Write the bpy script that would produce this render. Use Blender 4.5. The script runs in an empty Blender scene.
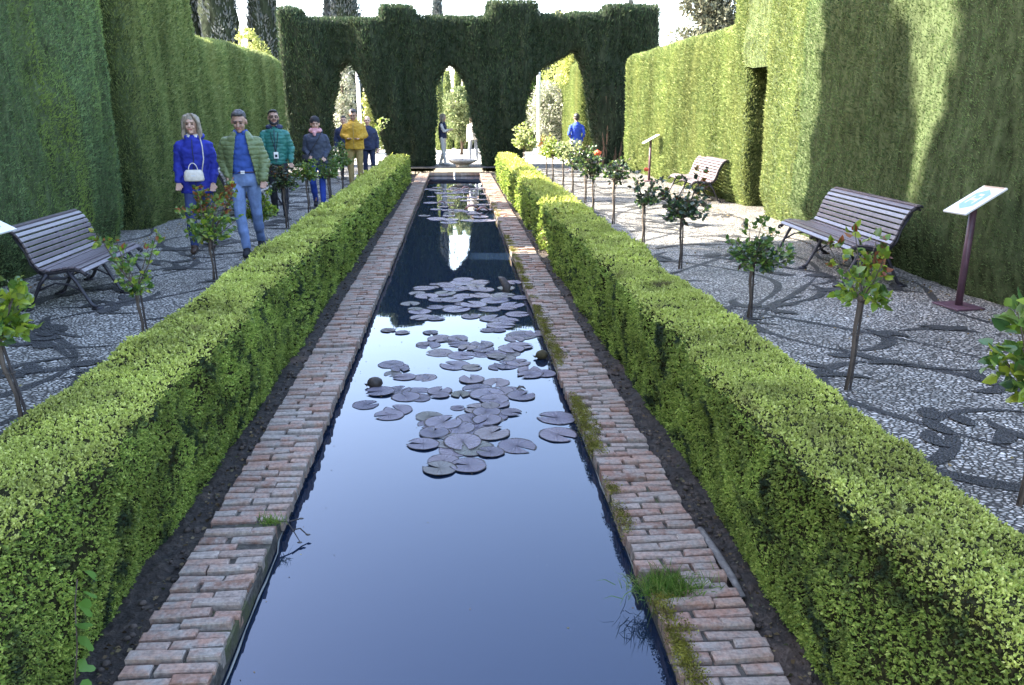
import bpy, math, random
import numpy as np
from mathutils import Vector, Matrix
R=math.radians; PI=math.pi
rng=np.random.default_rng(7); random.seed(7)
sc=bpy.context.scene; COL=sc.collection

# ------------------------------------------------------------------ world, sun, camera
SUN_EL=R(31.5); SUN_AZ=math.atan2(-6,1)          # direction towards the sun: (-6, +1)
w=bpy.data.worlds.new("World"); sc.world=w; w.use_nodes=True
nt=w.node_tree; bg=nt.nodes['Background']
sky=nt.nodes.new('ShaderNodeTexSky'); sky.sky_type='NISHITA'; sky.sun_disc=False
sky.sun_elevation=SUN_EL; sky.sun_rotation=SUN_AZ; sky.dust_density=1.6; sky.air_density=1.0; sky.ozone_density=1.3
mx=nt.nodes.new('ShaderNodeMix'); mx.data_type='RGBA'; mx.blend_type='MULTIPLY'; mx.inputs[0].default_value=1; mx.inputs[7].default_value=(1.13,1.02,.97,1); nt.links.new(sky.outputs[0],mx.inputs[6]); nt.links.new(mx.outputs[2],bg.inputs[0]); bg.inputs[1].default_value=0.15
sl=bpy.data.lights.new('sun','SUN'); sl.energy=4.5; sl.angle=R(0.6); sl.color=(1,.93,.80)
so=bpy.data.objects.new('sun',sl); COL.objects.link(so)
sd=Vector((math.sin(SUN_AZ)*math.cos(SUN_EL),math.cos(SUN_AZ)*math.cos(SUN_EL),math.sin(SUN_EL)))
so.rotation_euler=sd.to_track_quat('Z','Y').to_euler(); so.location=(-20,5,20)
cam=bpy.data.cameras.new('camera'); co=bpy.data.objects.new('camera',cam); COL.objects.link(co); sc.camera=co
cam.sensor_width=36; cam.lens=800/1024*36; cam.clip_end=2000; cam.clip_start=.05
HC=1.77; co.location=(0,0,HC); co.rotation_euler=(R(90-16.04),0,R(-3.92))
sc.view_settings.view_transform='Standard'; sc.view_settings.look='None'; sc.view_settings.gamma=1; sc.view_settings.exposure=3.12
sc.cycles.max_bounces=6; sc.cycles.transparent_max_bounces=4; sc.cycles.use_denoising=True
sc.cycles.caustics_reflective=False; sc.cycles.caustics_refractive=False

# ------------------------------------------------------------------ mesh helpers
def mesh_np(name,V,F=None,T=None,mats=(),mi=None,smooth=False,uv=None):
    """V (n,3); F (m,4) quads; T (k,3) tris"""
    me=bpy.data.meshes.new(name); V=np.asarray(V,dtype=np.float32)
    F=np.zeros((0,4),int) if F is None else np.asarray(F); T=np.zeros((0,3),int) if T is None else np.asarray(T)
    me.vertices.add(len(V)); me.vertices.foreach_set('co',V.ravel())
    nl=F.size+T.size; me.loops.add(nl); me.polygons.add(len(F)+len(T))
    me.loops.foreach_set('vertex_index',np.concatenate([F.ravel(),T.ravel()]).astype(np.int32))
    st=np.concatenate([np.arange(len(F))*4,F.size+np.arange(len(T))*3]).astype(np.int32)
    me.polygons.foreach_set('loop_start',st)
    if mi is not None: me.polygons.foreach_set('material_index',np.asarray(mi,dtype=np.int32))
    if smooth is not False:
        s=np.full(len(F)+len(T),True) if smooth is True else np.asarray(smooth)
        me.polygons.foreach_set('use_smooth',s)
    for m in mats: me.materials.append(m)
    me.update(calc_edges=True); me.validate()
    return me
def link(name,me,parent=None,loc=None):
    o=bpy.data.objects.new(name,me); COL.objects.link(o)
    if parent: o.parent=parent
    if loc is not None: o.location=loc
    return o
def tag(o,label=None,cat=None,group=None,kind=None):
    if label: o['label']=label
    if cat: o['category']=cat
    if group: o['group']=group
    if kind: o['kind']=kind
    return o
def empty(name,loc=(0,0,0),rz=0,label=None,cat=None,group=None):
    o=bpy.data.objects.new(name,None); COL.objects.link(o); o.location=loc; o.rotation_euler=(0,0,rz); o.empty_display_size=.1
    return tag(o,label,cat,group)
class MB:
    def __init__(s): s.v=[];s.f=[]
    def add(s,V,F):
        b=len(s.v); s.v+= [tuple(x) for x in V]; s.f+=[tuple(i+b for i in f) for f in F]; return s
    def box(s,c,d,M=None,ch=0):
        x,y,z=[a/2 for a in d]; V=[(sx*x,sy*y,sz*z) for sz in(-1,1) for sy in(-1,1) for sx in(-1,1)]
        if M is not None: V=[tuple(M@Vector(v)) for v in V]
        V=[(v[0]+c[0],v[1]+c[1],v[2]+c[2]) for v in V]
        return s.add(V,[(0,2,3,1),(4,5,7,6),(0,1,5,4),(2,6,7,3),(0,4,6,2),(1,3,7,5)])
    def tube(s,pts,rad,n=8,flat=1.0,cap=True,up=(0,0,1)):
        pts=[Vector(p) for p in pts]; m=len(pts)
        if not hasattr(rad,'__len__'): rad=[rad]*m
        V=[];pa=None
        for i,p in enumerate(pts):
            t=(pts[min(i+1,m-1)]-pts[max(i-1,0)]).normalized()
            if pa is None:
                a=t.cross(Vector(up)); 
                if a.length<.1: a=t.cross(Vector((1,0,0)))
                a.normalize()
            else:
                a=(pa-t*pa.dot(t)); a.normalize()
            pa=a; b=t.cross(a)
            for k in range(n):
                th=2*PI*k/n; V.append(p+a*math.cos(th)*rad[i]+b*math.sin(th)*rad[i]*flat)
        F=[(i*n+k,i*n+(k+1)%n,(i+1)*n+(k+1)%n,(i+1)*n+k) for i in range(m-1) for k in range(n)]
        if cap: F+= [tuple(range(n))[::-1],tuple(range((m-1)*n,m*n))]
        return s.add(V,F)
    def lathe(s,prof,c=(0,0,0),n=24):
        V=[(c[0]+r*math.cos(2*PI*k/n),c[1]+r*math.sin(2*PI*k/n),c[2]+z) for r,z in prof for k in range(n)]
        m=len(prof); F=[(i*n+k,i*n+(k+1)%n,(i+1)*n+(k+1)%n,(i+1)*n+k) for i in range(m-1) for k in range(n)]
        F+=[tuple(range(n))[::-1],tuple(range((m-1)*n,m*n))]
        return s.add(V,F)
    def ell(s,c,r,n=12,m=8,M=None):
        V=[];
        for i in range(m+1):
            ph=-PI/2+PI*i/m
            for k in range(n):
                th=2*PI*k/n; v=Vector((r[0]*math.cos(ph)*math.cos(th),r[1]*math.cos(ph)*math.sin(th),r[2]*math.sin(ph)))
                if M is not None: v=M@v
                V.append((v[0]+c[0],v[1]+c[1],v[2]+c[2]))
        F=[(i*n+k,i*n+(k+1)%n,(i+1)*n+(k+1)%n,(i+1)*n+k) for i in range(m) for k in range(n)]
        return s.add(V,F)
    def loft(s,rings,n=20):
        """rings: (cx,cy,z,rx,ry)"""
        V=[(c[0]+c[3]*math.cos(2*PI*k/n),c[1]+c[4]*math.sin(2*PI*k/n),c[2]) for c in rings for k in range(n)]
        m=len(rings); F=[(i*n+k,i*n+(k+1)%n,(i+1)*n+(k+1)%n,(i+1)*n+k) for i in range(m-1) for k in range(n)]
        F+=[tuple(range(n))[::-1],tuple(range((m-1)*n,m*n))]
        return s.add(V,F)
    def cap(s,p0,p1,r0,r1,n=10):
        p0=Vector(p0);p1=Vector(p1); d=(p1-p0); L=d.length or 1e-4; d=d/L
        pts=[];rr=[]
        for a in (-85,-55,-25): pts.append(p0+d*r0*math.sin(R(a))); rr.append(max(r0*math.cos(R(a)),.0005))
        pts.append(p0);rr.append(r0);pts.append(p1);rr.append(r1)
        for a in (25,55,85): pts.append(p1+d*r1*math.sin(R(a))); rr.append(max(r1*math.cos(R(a)),.0005))
        return s.tube(pts,rr,n)
    def mesh(s,name,mat,smooth=False):
        me=bpy.data.meshes.new(name); me.from_pydata(s.v,[],s.f)
        for m in (mat if isinstance(mat,(list,tuple)) else [mat]): me.materials.append(m)
        if smooth: me.polygons.foreach_set('use_smooth',[True]*len(me.polygons))
        me.update(); return me
    def build(s,name,mat,parent=None,smooth=False,loc=None): return link(name,s.mesh(name,mat,smooth),parent,loc)
def remeshed(mb,name,mat,voxel,smooth=6,sub=None):
    """union of closed pieces as one continuous smooth surface"""
    me=mb.mesh('tmp',mat); o=bpy.data.objects.new('tmp',me); COL.objects.link(o)
    m=o.modifiers.new('r','REMESH'); m.mode='VOXEL'; m.voxel_size=voxel; m.use_smooth_shade=True
    if smooth: q=o.modifiers.new('s','SMOOTH'); q.iterations=smooth; q.factor=.5
    dg=bpy.context.evaluated_depsgraph_get(); dg.update()
    ne=bpy.data.meshes.new_from_object(o.evaluated_get(dg)); ne.name=name
    bpy.data.objects.remove(o); bpy.data.meshes.remove(me)
    if not ne.materials: ne.materials.append(mat)
    ne.polygons.foreach_set('use_smooth',[True]*len(ne.polygons))
    return ne

# value noise
def _h(ix,iy,iz,seed):
    n=(ix*374761393+iy*668265263+iz*2147483647+seed*974634777)&0xffffffff
    n=((n^(n>>13))*1274126177)&0xffffffff
    n=(n^(n>>16))&0xffffff
    return n/float(0xffffff)
def vn(p,sc_,seed=0,oct=1):
    p=np.asarray(p,float)*np.asarray(sc_,float); out=0;amp=1;tot=0
    for o in range(oct):
        q=p*(2**o)+o*17.3; i=np.floor(q).astype(np.int64); f=q-i; f=f*f*(3-2*f); r=0
        for dx in(0,1):
            for dy in(0,1):
                for dz in(0,1):
                    wgt=(f[:,0] if dx else 1-f[:,0])*(f[:,1] if dy else 1-f[:,1])*(f[:,2] if dz else 1-f[:,2])
                    r=r+wgt*_h(i[:,0]+dx,i[:,1]+dy,i[:,2]+dz,seed+o)
        out=out+amp*r; tot+=amp; amp*=.5
    return out/tot*2-1
def vn3(p,s,seed=0,oct=1): return np.stack([vn(p,s,seed+k*11,oct) for k in range(3)],1)
def nrm(a): return a/np.maximum(np.linalg.norm(a,axis=1,keepdims=True),1e-9)

# ------------------------------------------------------------------ materials
def mat(name): 
    m=bpy.data.materials.new(name); m.use_nodes=True; return m,m.node_tree,m.node_tree.nodes['Principled BSDF']
def N(nt,t,**k):
    n=nt.nodes.new(t)
    for a,b in k.items():
        if a.startswith('i_'): n.inputs[a[2:].replace('_',' ')].default_value=b
        else: setattr(n,a,b)
    return n
def ramp(nt,fac,stops,interp='LINEAR'):
    r=nt.nodes.new('ShaderNodeValToRGB'); r.color_ramp.interpolation=interp
    e=r.color_ramp.elements
    while len(e)<len(stops): e.new(.5)
    for i,(p,c) in enumerate(stops): e[i].position=p; e[i].color=(*c,1) if len(c)==3 else c
    nt.links.new(fac,r.inputs[0]); return r.outputs[0]
def mix(nt,fac,a,b,mode='MIX'):
    m=nt.nodes.new('ShaderNodeMix'); m.data_type='RGBA'; m.blend_type=mode
    for s,v in ((m.inputs[0],fac),(m.inputs[6],a),(m.inputs[7],b)):
        if hasattr(v,'links'): nt.links.new(v,s)
        elif isinstance(v,(tuple,list)): s.default_value=(*v,1) if len(v)==3 else v
        else: s.default_value=v
    return m.outputs[2]
def noise(nt,scale,detail=3,vec=None,rough=.55,dist=0):
    n=N(nt,'ShaderNodeTexNoise',i_Scale=scale,i_Detail=detail,i_Roughness=rough,i_Distortion=dist)
    if vec is None: vec=nt.nodes.new('ShaderNodeTexCoord').outputs['Object']
    nt.links.new(vec,n.inputs['Vector']); return n.outputs['Fac']
def mapping(nt,scale=(1,1,1),rot=(0,0,0)):
    tc=nt.nodes.new('ShaderNodeTexCoord'); mp=nt.nodes.new('ShaderNodeMapping'); mp.inputs['Scale'].default_value=scale; mp.inputs['Rotation'].default_value=rot
    nt.links.new(tc.outputs['Object'],mp.inputs[0]); return mp.outputs[0]
def bump(nt,bsdf,h,strength=.5,dist=.02):
    b=N(nt,'ShaderNodeBump',i_Strength=strength,i_Distance=dist); nt.links.new(h,b.inputs['Height']); nt.links.new(b.outputs[0],bsdf.inputs['Normal'])
def simple(name,col,rough=.6,metal=0,var=.25,nscale=8,bumps=0,spec=.5,stretch=(1,1,1)):
    m,nt,b=mat(name); v=mapping(nt,stretch); n=noise(nt,nscale,4,v)
    lo=tuple(c*(1-var) for c in col); hi=tuple(min(1,c*(1+var)) for c in col)
    nt.links.new(ramp(nt,n,[(.3,lo),(.7,hi)]),b.inputs['Base Color']); b.inputs['Roughness'].default_value=rough; b.inputs['Metallic'].default_value=metal
    b.inputs['Specular IOR Level'].default_value=spec
    if bumps: bump(nt,b,n,bumps,.01)
    return m
def leafmat(name,cols,patch=None,pscale=1.5,rough=.5,trans=.3,patch_thr=(.55,.7),pstretch=(1,1,1),spec=.2):
    """colour per leaf (random per island) over slow patches"""
    m,nt,b=mat(name); g=nt.nodes.new('ShaderNodeNewGeometry')
    n=len(cols); c=ramp(nt,g.outputs['Random Per Island'],[(i/(n-1),cc) for i,cc in enumerate(cols)])
    v=mapping(nt,pstretch); n1=noise(nt,pscale,3,v)
    k=ramp(nt,n1,[(.3,(.62,.62,.62)),(.7,(1.25,1.25,1.25))]); c=mix(nt,1.0,c,k,'MULTIPLY')
    if patch:
        n2=noise(nt,pscale*1.7,4,v,dist=.4); f=ramp(nt,n2,[(patch_thr[0],(0,0,0)),(patch_thr[1],(1,1,1))])
        c=mix(nt,f,c,patch)
    nt.links.new(c,b.inputs['Base Color']); b.inputs['Roughness'].default_value=rough; b.inputs['Specular IOR Level'].default_value=spec
    if trans:
        t=nt.nodes.new('ShaderNodeBsdfTranslucent'); nt.links.new(c,t.inputs[0]); ms=nt.nodes.new('ShaderNodeMixShader'); ms.inputs[0].default_value=trans
        nt.links.new(b.outputs[0],ms.inputs[1]); nt.links.new(t.outputs[0],ms.inputs[2]); nt.links.new(ms.outputs[0],nt.nodes['Material Output'].inputs[0])
    return m
M={}
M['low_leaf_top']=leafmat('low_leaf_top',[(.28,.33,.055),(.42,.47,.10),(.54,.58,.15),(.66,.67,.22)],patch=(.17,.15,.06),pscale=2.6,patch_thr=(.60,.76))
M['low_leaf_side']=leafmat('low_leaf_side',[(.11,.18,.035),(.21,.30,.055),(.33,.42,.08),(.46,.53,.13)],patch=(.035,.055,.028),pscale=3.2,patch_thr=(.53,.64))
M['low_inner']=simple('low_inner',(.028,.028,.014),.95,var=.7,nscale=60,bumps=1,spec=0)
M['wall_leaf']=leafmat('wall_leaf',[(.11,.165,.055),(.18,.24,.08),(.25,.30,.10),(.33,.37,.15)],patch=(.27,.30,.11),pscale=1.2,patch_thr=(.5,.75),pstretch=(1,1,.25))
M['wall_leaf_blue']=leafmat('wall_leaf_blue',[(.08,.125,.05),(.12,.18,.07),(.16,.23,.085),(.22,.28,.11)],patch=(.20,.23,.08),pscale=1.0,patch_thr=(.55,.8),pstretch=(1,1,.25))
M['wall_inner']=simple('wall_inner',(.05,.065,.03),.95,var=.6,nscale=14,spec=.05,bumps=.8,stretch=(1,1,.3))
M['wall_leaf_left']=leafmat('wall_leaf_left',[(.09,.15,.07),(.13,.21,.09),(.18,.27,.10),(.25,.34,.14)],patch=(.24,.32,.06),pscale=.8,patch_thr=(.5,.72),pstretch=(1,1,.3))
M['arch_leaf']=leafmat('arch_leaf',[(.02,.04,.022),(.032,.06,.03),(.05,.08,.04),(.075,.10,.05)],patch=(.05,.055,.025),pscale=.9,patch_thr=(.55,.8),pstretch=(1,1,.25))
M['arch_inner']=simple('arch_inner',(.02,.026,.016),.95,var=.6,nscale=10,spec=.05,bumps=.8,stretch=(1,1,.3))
M['bare_twigs']=simple('bare_twigs',(.10,.06,.035),.9,var=.5,nscale=20)
M['cypress_leaf_hazed']=leafmat('cypress_leaf_hazed',[(.07,.09,.09),(.10,.12,.12),(.15,.16,.16)],trans=.2,pscale=.6)  # foliage lightened towards blue-grey, distance haze put into the colour
M['bright_leaf']=leafmat('bright_leaf',[(.26,.30,.08),(.36,.40,.12),(.46,.48,.18)],trans=.4)
M['mid_leaf']=leafmat('mid_leaf',[(.05,.11,.02),(.10,.18,.03),(.18,.26,.06)],trans=.3)
M['soft_leaf']=leafmat('soft_leaf',[(.12,.17,.07),(.22,.27,.12),(.32,.35,.18)],trans=.3)
M['pale_leaf']=leafmat('pale_leaf',[(.18,.22,.12),(.34,.36,.26),(.55,.53,.46)],trans=.3)
M['conifer_leaf']=leafmat('conifer_leaf',[(.07,.08,.05),(.13,.14,.09),(.22,.21,.15)],trans=.2,pscale=.9)
M['bark']=simple('bark',(.12,.085,.06),.9,var=.4,nscale=25,bumps=.5,stretch=(1,1,.2))
M['dark_bark']=simple('dark_bark',(.045,.035,.03),.9,var=.4,nscale=25,bumps=.5)
M['rose_green']=leafmat('rose_green',[(.05,.12,.03),(.10,.20,.04),(.20,.30,.05),(.14,.18,.06)],trans=.3,rough=.35,spec=.6)
M['rose_yellow']=leafmat('rose_yellow',[(.16,.28,.03),(.28,.40,.04),(.45,.50,.06),(.10,.22,.04)],trans=.4,rough=.35,spec=.5)
M['rose_dark']=leafmat('rose_dark',[(.02,.045,.025),(.04,.08,.04),(.06,.10,.05),(.09,.05,.04)],trans=.2,rough=.3,spec=.7)
M['rose_red']=leafmat('rose_red',[(.30,.06,.03),(.40,.14,.05),(.22,.08,.05),(.45,.20,.08)],trans=.35,rough=.35)
M['rose_pale']=leafmat('rose_pale',[(.40,.45,.18),(.55,.58,.30),(.30,.38,.12)],trans=.4,rough=.35)
M['petal']=simple('petal',(.75,.13,.05),.5,var=.2,nscale=60)
M['stem']=simple('stem',(.10,.075,.055),.85,var=.4,nscale=40,bumps=.4,stretch=(1,1,.2))
M['stake']=simple('stake',(.05,.04,.035),.8,var=.3,nscale=40)
M['iron']=simple('iron',(.03,.028,.035),.45,metal=.3,var=.3,nscale=30)
M['slat']=simple('slat',(.125,.10,.11),.33,var=.22,nscale=14,stretch=(1,.1,1),spec=.7)
M['post_purple']=simple('post_purple',(.09,.045,.06),.5,var=.25,nscale=20)
M['sign_white']=simple('sign_white',(.78,.77,.74),.35,var=.04,nscale=10)
M['sign_blue']=simple('sign_blue',(.25,.42,.58),.4,var=.1,nscale=30)
M['stone']=simple('stone',(.36,.34,.31),.8,var=.3,nscale=12,bumps=.4)
M['white_metal']=simple('white_metal',(.62,.62,.63),.4,var=.08,nscale=10)
M['moss']=simple('moss',(.20,.20,.03),.95,var=.6,nscale=40,bumps=1)
M['grassb']=leafmat('grassb',[(.06,.14,.02),(.12,.22,.03),(.25,.28,.08)],trans=.3)
M['mossleaf']=leafmat('mossleaf',[(.10,.10,.015),(.20,.19,.03),(.30,.27,.05)],trans=.1,patch=(.10,.07,.03),pscale=9)
M['ivy']=leafmat('ivy',[(.10,.22,.03),(.18,.33,.05)],trans=.25,rough=.4)
M['pad']=None
def pebble_mat(name,c1,c2,c3,grout,scale=38,stretch=(1,1,1)):
    m,nt,b=mat(name); v=mapping(nt,stretch)
    nz=N(nt,'ShaderNodeTexNoise',i_Scale=5.0,i_Detail=1.0); nt.links.new(v,nz.inputs[0])
    ad=nt.nodes.new('ShaderNodeVectorMath'); ad.operation='MULTIPLY_ADD'; nt.links.new(nz.outputs['Color'],ad.inputs[0]); ad.inputs[1].default_value=(.05,.05,0); nt.links.new(v,ad.inputs[2])
    vo=N(nt,'ShaderNodeTexVoronoi',i_Scale=scale); vo.feature='DISTANCE_TO_EDGE'; nt.links.new(ad.outputs[0],vo.inputs['Vector'])
    vc=N(nt,'ShaderNodeTexVoronoi',i_Scale=scale); nt.links.new(ad.outputs[0],vc.inputs['Vector'])
    sp=nt.nodes.new('ShaderNodeSeparateColor'); nt.links.new(vc.outputs['Color'],sp.inputs[0])
    c=ramp(nt,sp.outputs[0],[(0,c1),(.45,c2),(1,c3)])
    f=ramp(nt,vo.outputs['Distance'],[(.09,(0,0,0)),(.2,(1,1,1))])
    dn=noise(nt,1.1,4); dk=ramp(nt,dn,[(.35,(.72,.70,.68)),(.65,(1.05,1.05,1.05))])
    c=mix(nt,f,grout,c); c=mix(nt,1.0,c,dk,'MULTIPLY'); nt.links.new(c,b.inputs['Base Color'])
    h=ramp(nt,vo.outputs['Distance'],[(0,(0,0,0)),(.3,(1,1,1))]); bump(nt,b,h,.9,.015); b.inputs['Roughness'].default_value=.55
    return m
M['pebble_white']=pebble_mat('pebble_white',(.30,.285,.25),(.58,.555,.50),(.82,.78,.70),(.055,.048,.04),30,(1,1.4,1))
M['pebble_dark']=pebble_mat('pebble_dark',(.035,.035,.038),(.06,.06,.063),(.10,.10,.10),(.035,.033,.032),44,(1,1.4,1))
def soil_mat():
    m,nt,b=mat('soil'); n=noise(nt,22,6); c=ramp(nt,n,[(.3,(.010,.008,.006)),(.55,(.032,.023,.017)),(.8,(.10,.075,.055))]); n2=noise(nt,1.7,3)
    c=mix(nt,ramp(nt,n2,[(.58,(0,0,0)),(.72,(1,1,1))]),c,(.13,.085,.06)); nt.links.new(c,b.inputs['Base Color']); bump(nt,b,n,1,.03); b.inputs['Roughness'].default_value=.8; return m
M['soil']=soil_mat()
def brick_mat():
    m,nt,b=mat('brick'); g=nt.nodes.new('ShaderNodeNewGeometry'); 
    c=ramp(nt,g.outputs['Random Per Island'],[(0,(.19,.10,.065)),(.3,(.29,.165,.115)),(.6,(.34,.215,.155)),(.85,(.27,.21,.17)),(1,(.42,.34,.28))])
    n=noise(nt,9,6,rough=.7); c=mix(nt,ramp(nt,n,[(.42,(0,0,0)),(.62,(1,1,1))]),c,(.29,.25,.21))
    n2=noise(nt,60,4); c=mix(nt,1.0,c,ramp(nt,n2,[(.3,(.6,.6,.6)),(.7,(1.2,1.2,1.2))]),'MULTIPLY')
    n3=noise(nt,3.3,4,dist=.6); c=mix(nt,ramp(nt,n3,[(.66,(0,0,0)),(.74,(.7,.7,.7))]),c,(.36,.34,.31))
    nt.links.new(c,b.inputs['Base Color']); b.inputs['Roughness'].default_value=.8; bump(nt,b,n2,.5,.006); return m
M['brick']=brick_mat()
def mortar_mat():
    m,nt,b=mat('mortar'); n=noise(nt,35,6); c=ramp(nt,n,[(.35,(.03,.027,.022)),(.6,(.085,.075,.06)),(.75,(.15,.13,.105))]); n2=noise(nt,4,4)
    c=mix(nt,ramp(nt,n2,[(.52,(0,0,0)),(.66,(1,1,1))]),c,(.06,.065,.025)); nt.links.new(c,b.inputs['Base Color']); bump(nt,b,n,.9,.01); b.inputs['Roughness'].default_value=.9; return m
M['mortar']=mortar_mat()
def water_mat():
    m,nt,b=mat('water'); b.inputs['Base Color'].default_value=(.007,.014,.030,1); b.inputs['Roughness'].default_value=.015; b.inputs['IOR'].default_value=1.64; b.inputs['Specular Tint'].default_value=(.70,.78,1,1)
    v=mapping(nt,(1,1,1)); n=noise(nt,2.2,3,v,rough=.5); bump(nt,b,n,.035,.02); return m
M['water']=water_mat()
def pad_mat():
    m,nt,b=mat('lily_pad'); oi=nt.nodes.new('ShaderNodeObjectInfo')
    c=ramp(nt,oi.outputs['Random'],[(0,(.17,.165,.21)),(.4,(.25,.23,.28)),(.7,(.29,.25,.27)),(1,(.19,.20,.17))]); n=noise(nt,14,4)
    c=mix(nt,ramp(nt,n,[(.5,(0,0,0)),(.7,(.8,.8,.8))]),c,(.27,.20,.23)); ln=nt.nodes.new('ShaderNodeVectorMath'); ln.operation='LENGTH'; mpp=mapping(nt,(1,1,0)); nt.links.new(mpp,ln.inputs[0])
    c=mix(nt,ramp(nt,ln.outputs['Value'],[(.90,(0,0,0)),(.965,(1,1,1))]),c,(.045,.03,.035))
    nt.links.new(c,b.inputs['Base Color']); b.inputs['Roughness'].default_value=.16; b.inputs['Specular IOR Level'].default_value=.7; g=N(nt,'ShaderNodeTexGradient'); g.gradient_type='RADIAL'; nt.links.new(mapping(nt),g.inputs[0]); wv=nt.nodes.new('ShaderNodeMath'); wv.operation='PINGPONG'; nt.links.new(g.outputs['Fac'],wv.inputs[0]); wv.inputs[1].default_value=.03; ad=nt.nodes.new('ShaderNodeMath'); ad.operation='MULTIPLY_ADD'; nt.links.new(wv.outputs[0],ad.inputs[0]); ad.inputs[1].default_value=14; nt.links.new(n,ad.inputs[2]); bump(nt,b,ad.outputs[0],.8,.02); return m
M['pad']=pad_mat()
M['pad_red']=simple('pad_red',(.10,.035,.03),.35,var=.4,nscale=20)
M['curled']=simple('curled',(.03,.022,.016),.6,var=.5,nscale=30,bumps=.5)
M['bright_gravel']=simple('bright_gravel',(.42,.40,.36),.9,var=.25,nscale=30,bumps=.3)
M['earth']=simple('earth',(.20,.17,.13),.95,var=.3,nscale=6,bumps=.3)
M['iron_pale']=simple('iron_pale',(.20,.20,.18),.7,var=.2,nscale=20)

# ------------------------------------------------------------------ foliage scatter
def scatter(V,T,n,wf=None):
    V=np.asarray(V,float); a=V[T[:,0]];b=V[T[:,1]];c=V[T[:,2]]; cr=np.cross(b-a,c-a); ar=np.linalg.norm(cr,axis=1)/2
    if wf is not None: ar=ar*wf((a+b+c)/3)
    p=ar/ar.sum(); idx=rng.choice(len(T),n,p=p); u=rng.random((n,1));v=rng.random((n,1)); s=u+v>1; u=np.where(s,1-u,u); v=np.where(s,1-v,v)
    return a[idx]+u*(b-a)[idx]+v*(c-a)[idx], nrm(cr[idx])
def leaves(P,D,L,W,fold=.25):
    """folded four-corner leaves from base P along unit D"""
    n=len(P); L=np.broadcast_to(L,(n,)).reshape(-1,1); W=np.broadcast_to(W,(n,)).reshape(-1,1)
    b=nrm(np.cross(D,rng.normal(size=(n,3)))); c=np.cross(D,b)
    V=np.empty((n,4,3)); V[:,0]=P; mid=P+D*L*.5; V[:,1]=mid+b*W*.5+c*W*fold; V[:,2]=P+D*L; V[:,3]=mid-b*W*.5+c*W*fold
    return V.reshape(-1,3)
def quads(n,off=0): return np.arange(n*4).reshape(-1,4)+off
def join_mesh(name,parts,mats):
    """parts: (V,F4,mat_index,smooth)"""
    Vs=[];Fs=[];mi=[];sm=[];o=0
    for V,F,k,s in parts:
        Vs.append(V);Fs.append(np.asarray(F)+o);mi.append(np.full(len(F),k));sm.append(np.full(len(F),s)); o+=len(V)
    return mesh_np(name,np.concatenate(Vs),np.concatenate(Fs),mats=mats,mi=np.concatenate(mi),smooth=np.concatenate(sm))
def grid(nu,nv): 
    i=np.arange(nu-1)[:,None]*nv+np.arange(nv-1)[None,:]; i=i.ravel(); return np.stack([i,i+nv,i+nv+1,i+1],1)
def rbox(x0,x1,y0,y1,z0,zt,res,r,faces='xXyYZ',lean=None):
    """rounded box surface as quads; zt(y)->top"""
    Vs=[];Fs=[];o=0
    zf=zt if callable(zt) else (lambda y:np.full_like(y,zt))
    H=float(np.max(zf(np.array([y0,(y0+y1)/2,y1]))))-z0
    nx=max(2,int((x1-x0)/res)+1); ny=max(2,int((y1-y0)/res)+1); nz=max(2,int(H/res)+1)
    X=np.linspace(0,1,nx);Y=np.linspace(0,1,ny);Z=np.linspace(0,1,nz)
    defs={'x':(Y,Z,lambda u,v:(0*u,u,v),True),'X':(Y,Z,lambda u,v:(0*u+1,u,v),False),'y':(X,Z,lambda u,v:(u,0*u,v),False),'Y':(X,Z,lambda u,v:(u,0*u+1,v),True),'Z':(X,Y,lambda u,v:(u,v,0*u+1),False)}
    for f in faces:
        A,B,fn,flip=defs[f]; u,v=np.meshgrid(A,B,indexing='ij'); a,b,c=fn(u.ravel(),v.ravel())
        x=x0+a*(x1-x0); y=y0+b*(y1-y0); zt_=zf(y); z=z0+c*(zt_-z0)
        p=np.stack([x,y,z],1); lo=np.stack([0*x+x0+r,0*x+y0+r,0*x+z0-1],1); hi=np.stack([0*x+x1-r,0*x+y1-r,zt_-r],1)
        q=np.clip(p,lo,hi); d=p-q; L=np.linalg.norm(d,axis=1,keepdims=True); p=np.where(L>1e-6,q+d/np.maximum(L,1e-9)*r,p)
        F=grid(len(A),len(B)); 
        if flip: F=F[:,::-1]
        Vs.append(p);Fs.append(F+o);o+=len(p)
    return np.concatenate(Vs),np.concatenate(Fs)
def tris(F): return np.concatenate([F[:,[0,1,2]],F[:,[0,2,3]]])

def sprigs(P,Nn,k,L,W,spread,up=.3):
    """k leaves around each shoot pointing outwards"""
    n=len(P); ax=nrm(Nn+rng.normal(size=(n,3))*.45+np.array([0,0,up])); PP=np.repeat(P,k,0); A=np.repeat(ax,k,0); h=rng.random((n*k,1))
    D=nrm(A*(.5+.5*h)+rng.normal(size=(n*k,3))*spread); PP=PP+A*h*np.repeat(np.broadcast_to(L,(n,)),k)[:,None]*1.3
    LL=np.repeat(np.broadcast_to(L,(n,)),k)*rng.uniform(.7,1.25,n*k)
    return leaves(PP,D,LL,LL*W)

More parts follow.
